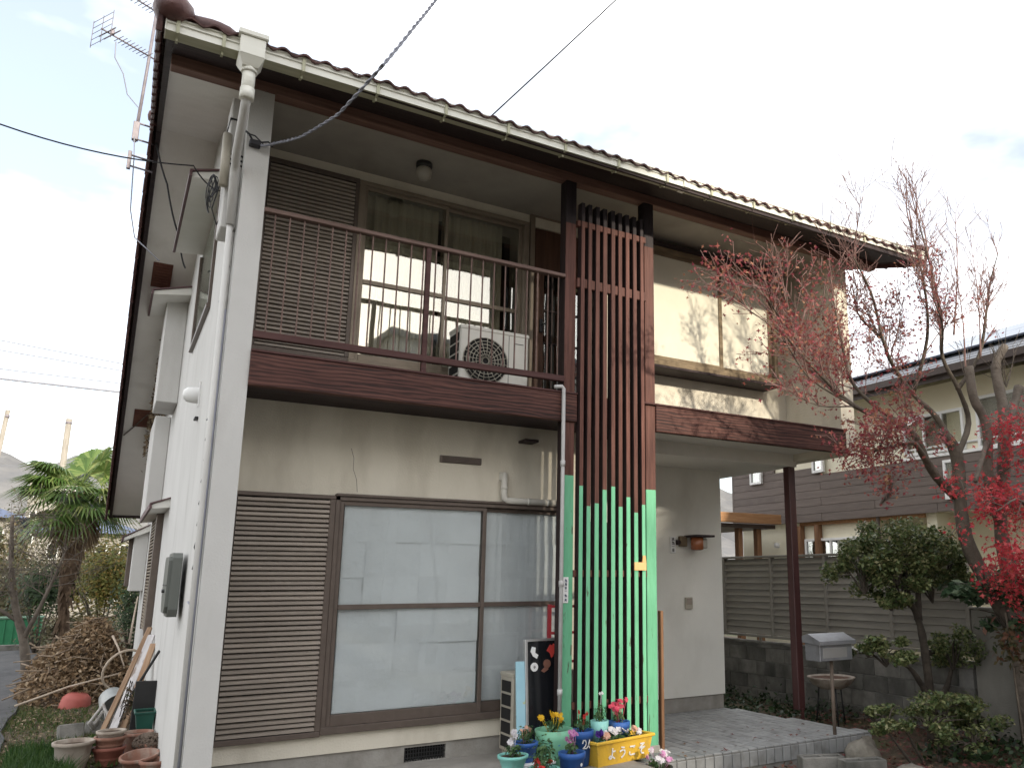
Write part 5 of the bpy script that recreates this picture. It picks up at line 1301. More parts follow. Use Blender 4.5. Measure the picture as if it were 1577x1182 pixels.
Lm = {
 'trunk': ([(7.30, -1.25, -.25), (7.22, -1.2, .72), (7.02, -1.10, 1.25), (6.85, -.95, 1.78), (6.90, -.85, 2.2), (6.98, -.80, 2.80), (6.82, -.75, 3.05)], .095, .06),
 'B': ([(6.92, -.80, 2.35), (6.66, -.85, 2.44), (6.36, -.9, 2.62), (6.15, -.95, 2.86), (5.90, -.95, 3.0), (5.30, -.9, 3.13), (4.78, -.9, 3.43), (4.30, -1.0, 3.68)], .062, .008),
 'A': ([(6.5, -.87, 2.55), (6.20, -.95, 2.72), (5.95, -1.05, 2.80), (5.62, -1.1, 2.74), (5.1, -1.15, 2.62)], .045, .007),
 'C': ([(6.98, -.80, 2.85), (6.83, -.7, 3.21), (6.59, -.6, 3.47), (6.30, -.6, 3.74), (6.03, -.7, 3.98), (5.78, -.8, 4.40), (5.42, -.9, 4.70)], .038, .008),
 'D': ([(6.96, -.80, 2.75), (7.32, -.75, 3.19), (7.12, -.8, 3.54), (6.88, -.8, 3.88), (6.84, -.85, 4.30), (6.70, -.9, 4.70), (6.45, -1.0, 5.05), (6.30, -1.05, 5.3)], .038, .005),
 'E': ([(7.10, -.8, 3.54), (7.40, -.9, 3.95), (7.45, -1., 4.4), (7.58, -1.0, 4.8), (7.64, -1.1, 5.15)], .028, .005),
 'F': ([(5.90, -.95, 3.0), (5.55, -.7, 3.4), (5.45, -.65, 3.9), (5.30, -.7, 4.35)], .03, .006),
 'G': ([(6.59, -.6, 3.47), (6.50, -.9, 4.0), (6.25, -1.1, 4.5), (5.95, -1.2, 5.1)], .026, .006),
 'I': ([(6.03, -.7, 3.98), (5.9, -.5, 4.3), (6.05, -.4, 4.7)], .018, .005),
 'J': ([(4.78, -.9, 3.43), (4.45, -.9, 3.75), (4.05, -1.0, 4.02), (3.55, -1.1, 3.98)], .012, .003),
 'M': ([(5.30, -.9, 3.13), (4.6, -1.0, 3.30), (4.15, -1.1, 3.62), (3.65, -1.15, 3.80)], .012, .003),
 'Q': ([(5.30, -.9, 3.13), (4.7, -1.0, 3.05), (4.2, -1.1, 3.12)], .010, .003),
 'K': ([(6.80, -.85, 3.9), (6.5, -1.1, 4.1), (6.25, -1.2, 4.3)], .016, .005),
 'H': ([(5.30, -.9, 3.13), (5.00, -.6, 3.55), (4.85, -.55, 4.0), (4.75, -.6, 4.3)], .024, .005),
}
paths = {}
for k_, (pts, r0, r1) in Lm.items(): paths[k_] = limb(tr, [Vector(p) - O for p in pts], r0, r1, 10 if k_ == 'trunk' else 8, .06, g7)
def twigs_on(path, count, f0, ln, tips, depth, up, spread=.6, base=None):
    for _ in range(count):
        i = g7.randint(int(len(path) * f0), len(path) - 1); p = path[i]
        ax = (path[min(i + 1, len(path) - 1)] - path[i - 1]).normalized()
        d = ax * .6 + Vector((g7.uniform(-1, 1), g7.uniform(-.8, .8), g7.uniform(-.3, .9) + up)) * spread
        grow(tw, tips, p, d, ln * g7.uniform(.6, 1.2), .008, depth, g7, .55, up * .4, (3, 5), .12, 4)
twigs_on(paths['B'], 13, .45, .62, tipsL, 2, .35); twigs_on(paths['A'], 16, .5, .40, tipsA, 2, -.15); twigs_on(paths['I'], 10, .2, .5, tipsL, 2, .4); twigs_on(paths['J'], 13, .2, .34, tipsL, 1, .1); twigs_on(paths['M'], 13, .2, .34, tipsL, 1, .05); twigs_on(paths['Q'], 12, .2, .34, tipsL, 1, -.05); twigs_on(paths['K'], 10, .2, .5, tipsL, 2, .2)
twigs_on(paths['C'], 14, .4, .60, tipsL, 2, .35); twigs_on(paths['F'], 10, .25, .55, tipsL, 2, .4); twigs_on(paths['H'], 11, .2, .5, tipsL, 2, .4); twigs_on(paths['G'], 9, .3, .6, tipsH, 2, .5)
twigs_on(paths['D'], 11, .5, .42, tipsH, 2, .55); twigs_on(paths['E'], 12, .3, .42, tipsH, 2, .7)
# feathery upright shoots against the sky
for (bx_, bz_, tx, tz) in ((6.9, 4.1, 7.05, 5.55), (7.35, 3.9, 7.3, 5.2), (7.05, 3.7, 6.95, 4.95), (6.6, 4.5, 6.35, 5.65)):
    a = Vector((bx_, -.95, bz_)) - O; b = Vector((tx, -1.0, tz)) - O; ql = limb(tw, [a, a.lerp(b, .5) + Vector((.05, 0, 0)), b], .013, .003, 6)
    for i in range(3, len(ql)):
        for sgn in (-1, 1):
            d = Vector((sgn * .8, g7.uniform(-.4, .4), .85)); grow(tw, tipsH, ql[i], d, .36 * (1.15 - i / len(ql) * .5), .004, 1, g7, .3, .2, (2, 3), .06, 4)
tr.build('trunk', bark_m, maple); tw.build('twig', twig_m, maple)
tl = [p for p in tipsL]
pts = np.vstack([dens([p for p in tl if g7.random() < .85 - max(0, p.z + O.z - 4.1) * 1.1], 2, .05, 5), dens(tipsA, 3, .05, 9), dens([p for p in tipsH if p.z + O.z < 4.3 and g7.random() < .5], 2, .05, 6)])
mleaf = leafmat('maple_leaf', [(0.20, 0.035, 0.050), (0.30, 0.065, 0.080), (0.35, 0.11, 0.085), (0.26, 0.045, 0.070), (0.38, 0.20, 0.11), (0.33, 0.075, 0.085)], .6, .4)
V, F = leaves(pts, .042, 'maple', .2, 11, .5); kind(leafobj('crown', V, F, mleaf, maple), 'stuff')

# bright red maple in front at the right edge
red = thing('maple_tree', 'small bright red maple in front of the pruned trunks at the right edge', 'tree', (7.0, -1.7, -.3))
O2 = Vector((7.0, -1.7, -.3)); tr = MB(); tips = []
limbs = [[(7.0, -1.7, -.25), (7.05, -1.7, .9), (6.9, -1.7, 1.7), (6.55, -1.75, 2.2), (6.1, -1.8, 2.1)], [(6.95, -1.7, 1.4), (7.1, -1.6, 2.0), (7.15, -1.6, 2.7), (6.95, -1.7, 3.0)], [(6.9, -1.7, 1.7), (6.6, -1.9, 1.75), (6.2, -1.9, 1.6)], [(7.05, -1.7, 1.3), (7.3, -1.8, 1.5), (7.4, -1.8, 1.2)]]
for pts in limbs:
    q = limb(tr, [Vector(p) - O2 for p in pts], .035, .008, 8, .05, g7)
    for i in range(len(q) // 3, len(q)):
        grow(tr, tips, q[i], Vector((g7.uniform(-1, .4), g7.uniform(-.7, .7), g7.uniform(-.6, .5))), .34, .006, 2, g7, .6, -.05, (2, 4), .15, 4)
tr.build('trunk', bark_grey, red)
rleaf = leafmat('red_maple_leaf', [(0.36, 0.025, 0.040), (0.48, 0.05, 0.065), (0.56, 0.09, 0.085), (0.42, 0.035, 0.06), (0.60, 0.13, 0.11)], .55, .45)
pts = dens([p for p in tips if g7.random() < .9], 6, .075, 12)
V, F = leaves(pts, .052, 'maple', .3, 13, .3); kind(leafobj('crown', V, F, rleaf, red), 'stuff')

# heavily pruned tree behind the red maple
pr = thing('pruned_tree', 'grey pruned tree with stubby cut limbs behind the red maple', 'tree', (7.12, -1.25, -.3)); O3 = Vector((7.12, -1.25, -.3)); tr = MB()
for pts, r0, r1 in (([(7.12, -1.25, -.2), (7.05, -1.25, 1.3), (6.95, -1.25, 2.0), (7.1, -1.25, 2.6), (7.20, -1.25, 3.2), (7.22, -1.2, 3.72), (7.42, -1.2, 3.98)], .085, .045),
                    ([(6.95, -1.25, 2.0), (6.75, -1.3, 2.45), (6.80, -1.3, 3.0), (6.62, -1.3, 3.3), (6.60, -1.3, 3.62)], .055, .042),
                    ([(7.18, -1.25, 3.0), (7.5, -1.2, 3.35), (7.62, -1.2, 3.55)], .05, .05), ([(6.78, -1.3, 2.85), (6.55, -1.4, 2.7), (6.3, -1.45, 2.4)], .03, .02)):
    limb(tr, [Vector(p) - O3 for p in pts], r0, r1, 10, .10, g7)
tips = []
for _ in range(10): grow(tr, tips, Vector((g7.choice((6.6, 7.3)), -1.25, 3.5)) - O3, (g7.uniform(-.5, .5), g7.uniform(-.4, .4), 1), .5, .006, 1, g7)
tr.build('trunk', bark_grey, pr)

# clipped garden trees and shrubs
def pads(name, label, base, limbs, padlist, leafm, per, lsize, barkm, seed, cat='tree', nu=.5):
    t = thing(name, label, cat, base); b = Vector(base); mb = MB(); gg = random.Random(seed)
    for pts, r0, r1 in limbs: limb(mb, [Vector(p) - b for p in pts], r0, r1, 8, .12, gg)
    for c, r, n in padlist:
        for _ in range(9):
            d = Vector((gg.uniform(-1, 1) * r[0], gg.uniform(-1, 1) * r[1], gg.uniform(-.5, 1) * r[2])) * .8
            mb.tube([Vector(c) - b - Vector((0, 0, r[2] * .8)), Vector(c) - b + d * .5, Vector(c) - b + d], [.012, .008, .003], 4, cap=False)
    mb.build('trunk', barkm, t)
    cl = []
    for i, (c, r, n) in enumerate(padlist):
        k_ = max(5, int(n / 170)); 
        for j in range(k_):
            d = np.array([gg.gauss(0, 1), gg.gauss(0, 1), gg.gauss(0, 1)]); d /= np.linalg.norm(d); q = np.array(c) - np.array(base) + d * np.array(r) * gg.uniform(.45, .95)
            f_ = gg.uniform(.26, .46); cl.append(blob(int(n * per / k_), q, (r[0] * f_, r[1] * f_, max(r[2] * f_ * 1.2, .05)), seed + i * 31 + j, .35, .3))
    pts = np.vstack(cl)
    V, F = leaves(pts, lsize, 'quad', nu, seed); kind(leafobj('crown', V, F, leafm, t), 'stuff')
    return t
ilex = leafmat('holly_leaf', [(0.042, 0.07, 0.025), (0.078, 0.118, 0.04), (0.135, 0.17, 0.065), (0.21, 0.22, 0.095), (0.10, 0.135, 0.052), (0.29, 0.265, 0.14)], .38, .25)
pads('topiary_tree', 'cloud pruned evergreen tree with twisted dark trunk before the louvre fence', (6.78, -.35, -.22),
     [([(6.80, -.35, -.2), (6.82, -.35, .3), (6.78, -.35, .8), (6.72, -.35, 1.05), (6.55, -.38, 1.25), (6.30, -.35, 1.36)], .062, .02), ([(6.72, -.35, 1.05), (6.82, -.3, 1.35), (6.86, -.3, 1.6)], .045, .02),
      ([(6.78, -.35, .72), (7.05, -.3, .70), (7.2, -.3, .82)], .035, .02), ([(6.80, -.35, .25), (6.5, -.4, .55), (6.25, -.4, .68)], .04, .015), ([(6.84, -.35, .22), (7.15, -.3, .30), (7.3, -.3, .55)], .045, .02), ([(6.6, -.35, 1.2), (6.4, -.5, 1.5), (6.5, -.4, 1.8)], .028, .01)],
     [((6.45, -.35, 1.83), (.66, .46, .27), 3600), ((5.85, -.40, 1.55), (.42, .34, .27), 1900), ((6.25, -.5, 1.62), (.5, .4, .25), 1500), ((6.95, -.3, 1.75), (.48, .42, .26), 1900), ((7.32, -.3, 1.62), (.34, .36, .22), 1100), ((6.35, -.45, 1.42), (.48, .36, .2), 1300), ((7.05, -.3, 1.40), (.36, .34, .22), 900), ((6.18, -.45, 1.27), (.22, .25, .13), 500), ((7.25, -.35, .72), (.36, .34, .26), 1300), ((6.05, -.45, .74), (.36, .28, .15), 900), ((5.85, -.4, .80), (.18, .2, .10), 300)],
     ilex, 1.75, .050, bark_dark, 31)
pads('low_shrub', 'low flat topped evergreen shrub with bare lower stems in front of the topiary tree', (6.1, -.95, -.24),
     [([(5.9, -.95, -.2), (5.75, -.95, .0), (5.6, -.95, .22)], .02, .008), ([(6.1, -.95, -.2), (6.2, -.9, .0), (6.25, -.9, .2)], .022, .01), ([(6.3, -1.0, -.2), (6.0, -1.0, .05), (5.9, -1.0, .2)], .018, .008), ([(6.45, -.95, -.2), (6.6, -.95, .0), (6.65, -.9, .2)], .02, .008), ([(5.7, -1.0, -.2), (5.45, -1.0, .05), (5.3, -1.0, .22)], .016, .006)],
     [((6.2, -.95, .28), (.55, .38, .15), 1800), ((5.45, -.9, .26), (.34, .28, .14), 1000), ((6.75, -.95, .16), (.40, .35, .15), 1100), ((5.85, -1.05, .20), (.32, .3, .12), 700), ((6.3, -1.2, .02), (.5, .25, .1), 300)],
     ilex, 1.3, .048, bark_dark, 47, 'shrub')
nand = leafmat('dark_green_leaf', [(0.03, 0.06, 0.03), (0.05, 0.09, 0.045), (0.075, 0.12, 0.065), (0.11, 0.15, 0.08)], .45, .3)
pads('leafy_shrub', 'dark green broad leaved shrub under the red maple at the right edge', (7.15, -1.15, -.25),
     [([(7.15, -1.15, -.2), (7.1, -1.15, .7), (7.05, -1.15, 1.3)], .02, .01)], [((6.75, -1.15, 1.42), (.38, .35, .22), 420), ((7.25, -1.2, 1.38), (.45, .4, .25), 520), ((7.0, -1.2, 1.12), (.35, .3, .16), 200)], nand, 1.0, .12, bark_dark, 53, 'shrub')
t = thing('sapling', 'thin leaning sapling with a few brown leaves in front of the grey wall', 'sapling', (6.68, -1.45, -.28))
mb = MB(); limb(mb, [(.02, 0, 0), (-.02, 0, .5), (-.06, 0, 1.0), (-.10, 0, 1.45)], .013, .007, 7)
for i in range(9): mb.tube([(-.06, 0, .95 + i * .04), (-.06 + U(-.22, .18), U(-.15, .15), 1.0 + i * .05)], .003, 4)
mb.build('stem', bark_m, t)
V, F = leaves(blob(150, (-.08, 0, 1.15), (.26, .2, .28), 5, .2), .075, 'quad', 0, 6, .6); leafobj('foliage', V, F, leafmat('withered_leaf', [(0.03, 0.05, 0.02), (0.09, 0.07, 0.03), (0.14, 0.06, 0.04), (0.05, 0.07, 0.03)], .6, .2), t)
t = thing('yellow_leaf_sprig', 'sprig of clear yellow leaves hanging below the red maple', 'leaves', (6.86, -1.6, 1.30))
V, F = leaves(blob(9, (0, 0, 0), (.10, .06, .10), 5, .3), .11, 'maple', .2, 3); leafobj('leaf_cluster', V, F, leafmat('yellow_leaf', [(0.62, 0.50, 0.06), (0.70, 0.60, 0.12)], .5, .4), t)
MB().tube([(-.08, 0, .12), (.02, 0, .02), (.08, 0, -.1)], .004, 4).build('stem', twig_m, t)

# ------------------------------------------------------------------ left side yard
def fan_palm(base, label, h, seed):
    g = random.Random(seed); t = thing('palm_tree', label, 'palm', base)
    mb = MB(); P = [(0.05 * math.sin(i), 0.04 * math.cos(i * 1.3), h * i / 12) for i in range(13)]
    mb.tube(P, [.10 + (.05 if i > 5 else 0) + g.uniform(-.012, .012) for i in range(13)], 12)
    for i in range(260):   # fibrous old leaf bases
        z = g.uniform(.15, h); a = g.uniform(0, 2 * PI); r = .11 + (.05 if z > h * .45 else 0); p = Vector((r * math.cos(a), r * math.sin(a), z)); d = Vector((math.cos(a) * .06, math.sin(a) * .06, -.16))
        w = Vector((-math.sin(a), math.cos(a), 0)) * .03; mb.add([p - w, p + w, p + d + w * .3, p + d - w * .3], [(0, 1, 2, 3)])
    mb.build('trunk', mat('palm_fibre', (0.045, 0.028, 0.018), (0.12, 0.08, 0.05), scale=12, rough=1, bump=.8, bscale=30), t)
    pm = leafmat('palm_leaf', [(0.06, 0.115, 0.025), (0.10, 0.17, 0.04), (0.16, 0.23, 0.065), (0.25, 0.28, 0.10)], .42, .3)
    dm = leafmat('dead_palm_leaf', [(0.10, 0.065, 0.035), (0.17, 0.12, 0.07), (0.24, 0.18, 0.10)], .8, .2)
    for k in range(48):
        dead = k >= 34; a = g.uniform(0, 2 * PI); el = g.uniform(-.95, 1.2) if not dead else g.uniform(-1.45, -.95)
        d = Vector((math.cos(a) * math.cos(el), math.sin(a) * math.cos(el), math.sin(el))); L_ = g.uniform(.45, .72) * (.5 if dead else 1)
        o = Vector((0, 0, h + g.uniform(-.15, .15) - (.15 if dead else 0))); c = o + d * L_ + Vector((0, 0, -.10 * L_)); mb = MB(); mb.tube([o, (o + c) / 2 + Vector((0, 0, .04)), c], [.012, .009, .007], 4, 0)
        d2 = (c - o).normalized(); s = d2.cross(Vector((0, 0, 1))); s = s.normalized() if s.length > .01 else Vector((1, 0, 0)); n_ = s.cross(d2)
        R_ = g.uniform(.62, .80) * (.75 if dead else 1)
        for i in range(30):
            b = (i - 14.5) / 14.5 * 2.15; e = (d2 * math.cos(b) + s * math.sin(b)).normalized(); f = e.cross(n_).normalized()
            rr = R_ * (1 - .18 * abs(b) / 2.1) * g.uniform(.92, 1.05); w = f * .024
            m1 = c + e * rr * .55 + n_ * .02; m2 = c + e * rr + Vector((0, 0, -.05 - (.30 if dead else .14) * g.uniform(.5, 1.3)))
            mb.add([c - w * .2, c + w * .2, m1 + w, m1 - w, m2], [(0, 1, 2, 3), (3, 2, 4)])
        mb.build('frond', dm if dead else pm, t)
fan_palm((-1.32, 13.5, -.1), 'fan palm with hairy trunk standing behind the brush pile', 3.3, 4)

bt = thing('bare_tree', 'leafless forked tree at the left edge beside the asphalt lane', 'tree', (-1.66, 10.5, -.1)); O4 = Vector((-1.66, 10.5, -.1)); mb = MB(); tips = []; g9 = random.Random(8)
for pts, r0, r1 in (([(-1.62, 10.5, -.1), (-1.72, 10.5, .45), (-1.92, 10.5, 1.1), (-2.05, 10.5, 1.8), (-2.12, 10.5, 2.5)], .085, .025), ([(-1.74, 10.5, .5), (-1.60, 10.4, .9), (-1.42, 10.3, 1.5), (-1.30, 10.3, 2.0)], .045, .012), ([(-1.85, 10.5, .8), (-2.2, 10.5, 1.05), (-2.5, 10.5, 1.2)], .035, .015)):
    q = limb(mb, [Vector(p) - O4 for p in pts], r0, r1, 8, .08, g9)
    for i in range(len(q) // 2, len(q)):
        for _ in range(2): grow(mb, tips, q[i], Vector((g9.uniform(-1, 1), g9.uniform(-1, 1), g9.uniform(-.2, 1))), .6, .010, 2, g9, .6, .1, (2, 4), .2, 4)
mb.build('trunk', bark_grey, bt)
V, F = leaves(dens([p for p in tips if g9.random() < .3], 1, .06, 3), .06, 'quad', .2, 5); kind(leafobj('crown', V, F, leafmat('sparse_olive_leaf', [(0.06, 0.065, 0.03), (0.12, 0.11, 0.05), (0.17, 0.12, 0.07)], .6, .3), bt), 'stuff')

def shrub(label, c, r, n, cols, nm, ls=.07, seed=1):
    t = thing('garden_shrub', label, 'shrub', (c[0], c[1], -.1)); h = c[2] + .1; mb = MB(); g = random.Random(seed)
    for i in range(9):
        d = Vector((g.uniform(-1, 1) * r[0], g.uniform(-1, 1) * r[1], h + g.uniform(-.3, .8) * r[2])); mb.tube([(0, 0, 0), d * .5 + Vector((0, 0, .1)), d], [.022, .012, .004], 5)
    mb.build('stem', bark_grey, t)
    V, F = leaves(blob(n, (0, 0, h), r, seed, .3, .35), ls, 'quad', .3, seed); kind(leafobj('foliage', V, F, leafmat(nm, cols, .55, .3), t), 'stuff')
DG = [(0.018, 0.035, 0.014), (0.035, 0.065, 0.024), (0.06, 0.10, 0.035)]; YG = [(0.09, 0.11, 0.025), (0.16, 0.17, 0.04), (0.24, 0.22, 0.055), (0.28, 0.17, 0.04)]; OL = [(0.06, 0.065, 0.03), (0.11, 0.10, 0.045), (0.16, 0.12, 0.065), (0.05, 0.08, 0.03)]
shrub('dark green rounded shrub left of the palm trunk', (-1.75, 14.6, 1.25), (.55, .6, .62), 2600, DG, 'dark_shrub_leaf', .085, 11)
shrub('yellow green shrub between the palm trunk and the house', (-.62, 15.5, 1.45), (.85, .7, 1.05), 4200, YG, 'yellow_shrub_leaf', .085, 12)
shrub('low olive shrub at the foot of the palm', (-1.1, 14.9, .35), (1.1, .6, .5), 2600, OL, 'olive_shrub_leaf', .08, 13)
shrub('straggly olive brown shrub behind the green crate', (-2.6, 17.5, 1.0), (.9, .7, 1.1), 2600, OL, 'olive_shrub_leaf', .09, 14)
shrub('tall thin olive shrub behind the leafless tree', (-2.9, 19.5, 2.2), (.9, .6, 1.2), 1500, OL, 'olive_shrub_leaf', .09, 15)
shrub('dark shrub against the house wall beyond the brush pile', (-.15, 12.5, .9), (.45, .8, .9), 1800, DG, 'dark_shrub_leaf', .08, 16)
shrub('broad brown green thicket across the back of the left yard', (-3.4, 22, 1.3), (2.2, .8, 1.5), 6500, OL, 'olive_shrub_leaf', .12, 21)
shrub('brown green thicket behind the palm and the house corner', (-.9, 23, 1.5), (1.9, .8, 1.7), 6500, OL, 'olive_shrub_leaf', .12, 22)
shrub('dusty brown shrub at the far left beyond the lane', (-6.0, 21, 1.2), (1.8, .8, 1.5), 4500, OL, 'olive_shrub_leaf', .12, 23)
# brush pile
t = thing('brush_pile', 'large heap of dry brown leaves and cut sticks beside the house', 'brush pile', (-.86, 7.35, -.05)); g = np.random.default_rng(8)
def heap(n, k=1.0):
    a = g.uniform(0, 2 * PI, n); r = np.sqrt(g.uniform(0, 1, n)); x = .66 * r * np.cos(a); y = 1.35 * r * np.sin(a); h = .86 * np.clip(1 - r ** 2.0, 0, 1) * (1 + .15 * np.sin(x * 7 + y * 3)) * k
    return np.column_stack([x, y, h])
mb = MB(); n1 = 22
hm = [[None] * (n1 + 1) for _ in range(9)]
for i in range(9):
    for j in range(n1):
        r_ = i / 8; a = 2 * PI * j / n1; x = .66 * r_ * math.cos(a); y = 1.35 * r_ * math.sin(a); hm[i][j] = len(mb.v); mb.v.append((x, y, .82 * (1 - r_ ** 2) + U(-.03, .03) - .03))
for i in range(8):
    for j in range(n1): mb.f.append((hm[i][j], hm[i + 1][j], hm[i + 1][(j + 1) % n1], hm[i][(j + 1) % n1])); mb.m.append(0); mb.sm.append(False)
mb.build('leaf_mound', mat('leaf_mould', (0.03, 0.02, 0.014), (0.10, 0.07, 0.045), scale=18, rough=1, bump=.8), t)
V, F = leaves(heap(13000) + g.normal(0, .035, (13000, 3)), .068, 'quad', .3, 9)
kind(leafobj('dry_leaves', V, F, leafmat('dry_brush_leaf', [(0.10, 0.065, 0.038), (0.21, 0.14, 0.08), (0.33, 0.24, 0.145), (0.26, 0.165, 0.09), (0.50, 0.40, 0.28)], .8, .2), t), 'stuff')
mb = MB(); H_ = heap(150)
for p in H_:
    d = Vector((g.normal(), g.normal(), g.normal() * .35)).normalized() * float(g.uniform(.10, .30)); p = Vector(p) + Vector((0, 0, .03)); mb.tube([p - d, p + Vector((0, 0, float(g.uniform(-.02, .05)))), p + d], float(g.uniform(.004, .010)), 4)
kind(mb.build('sticks', mat('dry_stick', (0.16, 0.115, 0.08), (0.32, 0.25, 0.18), scale=8, rough=.9), t), 'stuff')
pale = mat('pale_stick', (0.36, 0.29, 0.22), (0.50, 0.42, 0.34), scale=8, rough=.9)
for a, b in (((-.05, .5, .92), (.25, -.6, .62)), ((-.12, .45, .72), (-.04, .5, .95)), ((.32, -.5, .78), (.48, -.9, .42)), ((-.6, -1.2, .05), (.42, -1.4, .38)), ((.55, .6, .6), (.62, 1.4, 1.25))):
    MB().tube([a, (Vector(a) + Vector(b)) / 2 + Vector((0, 0, .03)), b], [.016, .013, .010], 6).build('cut_branch', pale, t)
# green crate and kerb at the lane end
t = thing('garden_crate', 'green mesh garden crate at the far end of the lane', 'crate', (-2.75, 16.2, -.02))
cm_ = mat('green_mesh', (0.02, 0.16, 0.07), (0.035, 0.22, 0.10), rough=.6)
mb = MB(); mb.cbox(0, 0, 0, .95, .6, .62, .01); mb.build('mesh_bag', cm_, t)
for i in range(7): MB().cbox(-.004 + i * .15, -.02, 0, .02 + i * .15, 0, .62, .002).build('upright', cm_, t)
MB().cbox(-.03, -.03, .62, .98, .63, .66, .006).build('rim', mat('faded_green', (0.12, 0.22, 0.15), rough=.7), t)
tag(MB().cbox(-3.4, 15.6, -.06, -1.78, 15.78, .09, .01).build('kerb_block', block_m), 'pale concrete kerb stone at the end of the asphalt lane', 'kerb stone')
# planks, handle, basin, hoop, panel by the side wall
def lean(name, label, a, b, w, th, m, cat):
    a = Vector(a); b = Vector(b); d = b - a; L_ = d.length; q = d.to_track_quat('Z', 'Y')
    o = MB().cbox(-w / 2, -th / 2, 0, w / 2, th / 2, L_, .004).build(name, m, None, a); o.rotation_euler = q.to_euler(); return tag(o, label, cat)
oldw = woodmat('old_board_wood', (0.22, 0.13, 0.075), (0.36, 0.24, 0.15), 'z'); whitew = mat('peeling_white_board', (0.42, 0.40, 0.40), (0.62, 0.60, 0.60), scale=5, stretch=(4, 4, .6), rough=.8, dirt=((0.2, 0.14, 0.1), 5, (3, 3, 1), .55, .65, .8))
lean('wooden_board', 'tan wooden board leaning on the side wall, leftmost of the leaning boards', (-.60, 3.55, -.05), (-.215, 4.75, .93), .05, .03, oldw, 'board')
lean('wooden_board', 'peeling white board leaning between the tan boards on the side wall', (-.52, 3.42, -.05), (-.20, 4.55, .86), .07, .025, whitew, 'board')
lean('wooden_board', 'brown board leaning nearest the wall beside the peeling white board', (-.43, 3.5, -.05), (-.185, 4.3, .78), .06, .03, oldw, 'board')
lean('tool_handle', 'dark metal tool handle sticking out from the leaning boards', (-.36, 3.6, .35), (-.10 - .075, 3.35, .78), .022, .022, black_m, 'tool')
lean('leaning_board', 'black board standing on edge against the side wall by the green planter', (-.19, 3.3, -.05), (-.175, 3.3, .50), .03, .35, black_m, 'board')
t = thing('metal_basin', 'grey bucket tipped on its side before the brush pile', 'bucket', (-.52, 4.75, .20))
MB().lathe([(.0, 0), (.12, .0), (.165, .22), (.172, .23), (.155, .22), (.112, .015), (0, .015)], 20, cap=False).xf(Euler((R(115), 0, R(20))).to_matrix().to_4x4()).build('bucket', mat('galvanised', (0.22, 0.23, 0.22), (0.34, 0.35, 0.34), scale=6, rough=.5, metal=.3), t)
o = MB().tube([(.24 * math.cos(2 * PI * i / 24), 0, .24 * math.sin(2 * PI * i / 24)) for i in range(25)], .014, 6, cap=False).build('bamboo_hoop', pale, None, (-.40, 5.4, .42), (.3, .2, .5)); tag(o, 'pale bamboo hoop leaning on the brush pile', 'hoop')
t = thing('red_basin', 'red plastic basin overturned at the front edge of the brush pile', 'basin', (-.86, 6.02, -.05))
MB().lathe([(.17, -.03), (.172, .0), (.15, .12), (.11, .16), (0, .17)], 22, cap=False).xf(Euler((R(8), R(6), 0)).to_matrix().to_4x4()).build('basin', mat('faded_red_plastic', (0.33, 0.075, 0.06), (0.42, 0.12, 0.10), scale=5, rough=.6), t)
def clay(loc, label, prof, m, soil=None, rot=(0, 0, 0)):
    t = thing('clay_pot', label, 'flower pot', loc); MB().lathe(prof, 24, cap=False).xf(Euler(rot).to_matrix().to_4x4()).build('pot', m, t)
    if soil: MB().lathe([(0, soil[1]), (soil[0], soil[1] + .004)], 18, cap=False).build('soil', soil_m, t)
    return t
clay((-.79, 2.32, -.07), 'wide pale stoneware pot with a wet looking rim at the front left', [(.10, 0), (.125, .10), (.135, .19), (.155, .20), (.158, .225), (.135, .225), (.125, .18)], palepot, (.13, .19))
clay((-.53, 2.36, -.07), 'dark red pot at the bottom of the stacked pots', [(.085, 0), (.115, .12), (.125, .125), (.127, .15), (.11, .15), (.10, .05)], terra_dark)
clay((-.53, 2.36, .06), 'terracotta pot in the middle of the stacked pots', [(.085, 0), (.112, .075), (.122, .08), (.125, .105), (.108, .105), (.10, .03)], terra_m)
clay((-.53, 2.36, .135), 'whitish pot on top of the stacked pots', [(.085, 0), (.10, .05), (.112, .055), (.114, .075), (.098, .075), (.09, .03)], palepot, (.095, .055))
clay((-.31, 2.75, -.07), 'tall brown pot beneath the green planter', [(.09, 0), (.12, .16), (.13, .165), (.13, .19), (.11, .19), (.10, .1)], terra_m, (.105, .16))
clay((-.30, 2.05, -.09), 'broken terracotta pot lying in front of the root ball', [(.10, 0), (.135, .11), (.15, .115), (.15, .14), (.13, .14), (.12, .03)], terra_m, (.12, .05), (R(8), R(-6), 0))
clay((-.20, 1.85, -.10), 'small terracotta pot nearest the house corner', [(.08, 0), (.115, .10), (.125, .105), (.125, .13), (.105, .13), (.10, .03)], terra_m, (.1, .08))
clay((-.43, 2.85, -.07), 'small dark blue rimmed pot behind the stacked pots', [(.05, 0), (.075, .10), (.082, .105), (.082, .12), (.066, .12), (.06, .03)], COL['blue'], (.06, .09))
clay((-.62, 2.9, -.07), 'dark plastic tray pot with fresh green sprouts left of the stacked pots', [(.10, 0), (.13, .07), (.14, .075), (.14, .09), (.12, .09), (.11, .02)], black_m, (.12, .07))
V, F = leaves(blob(260, (-.62, 2.9, .05), (.13, .13, .05), 3, .2), .035, 'quad', .3, 31); tag(leafobj('sprouts', V, F, leafmat('sprout_leaf', [(0.05, 0.10, 0.025), (0.09, 0.15, 0.04)], .5, .3)), 'low green sprouts filling the dark tray pot', 'plant')
t = thing('planter_box', 'dark green plastic planter standing on pots against the side wall', 'planter', (-.335, 2.95, .10))
gp = mat('dark_green_plastic', (0.010, 0.06, 0.045), (0.018, 0.085, 0.062), rough=.45)
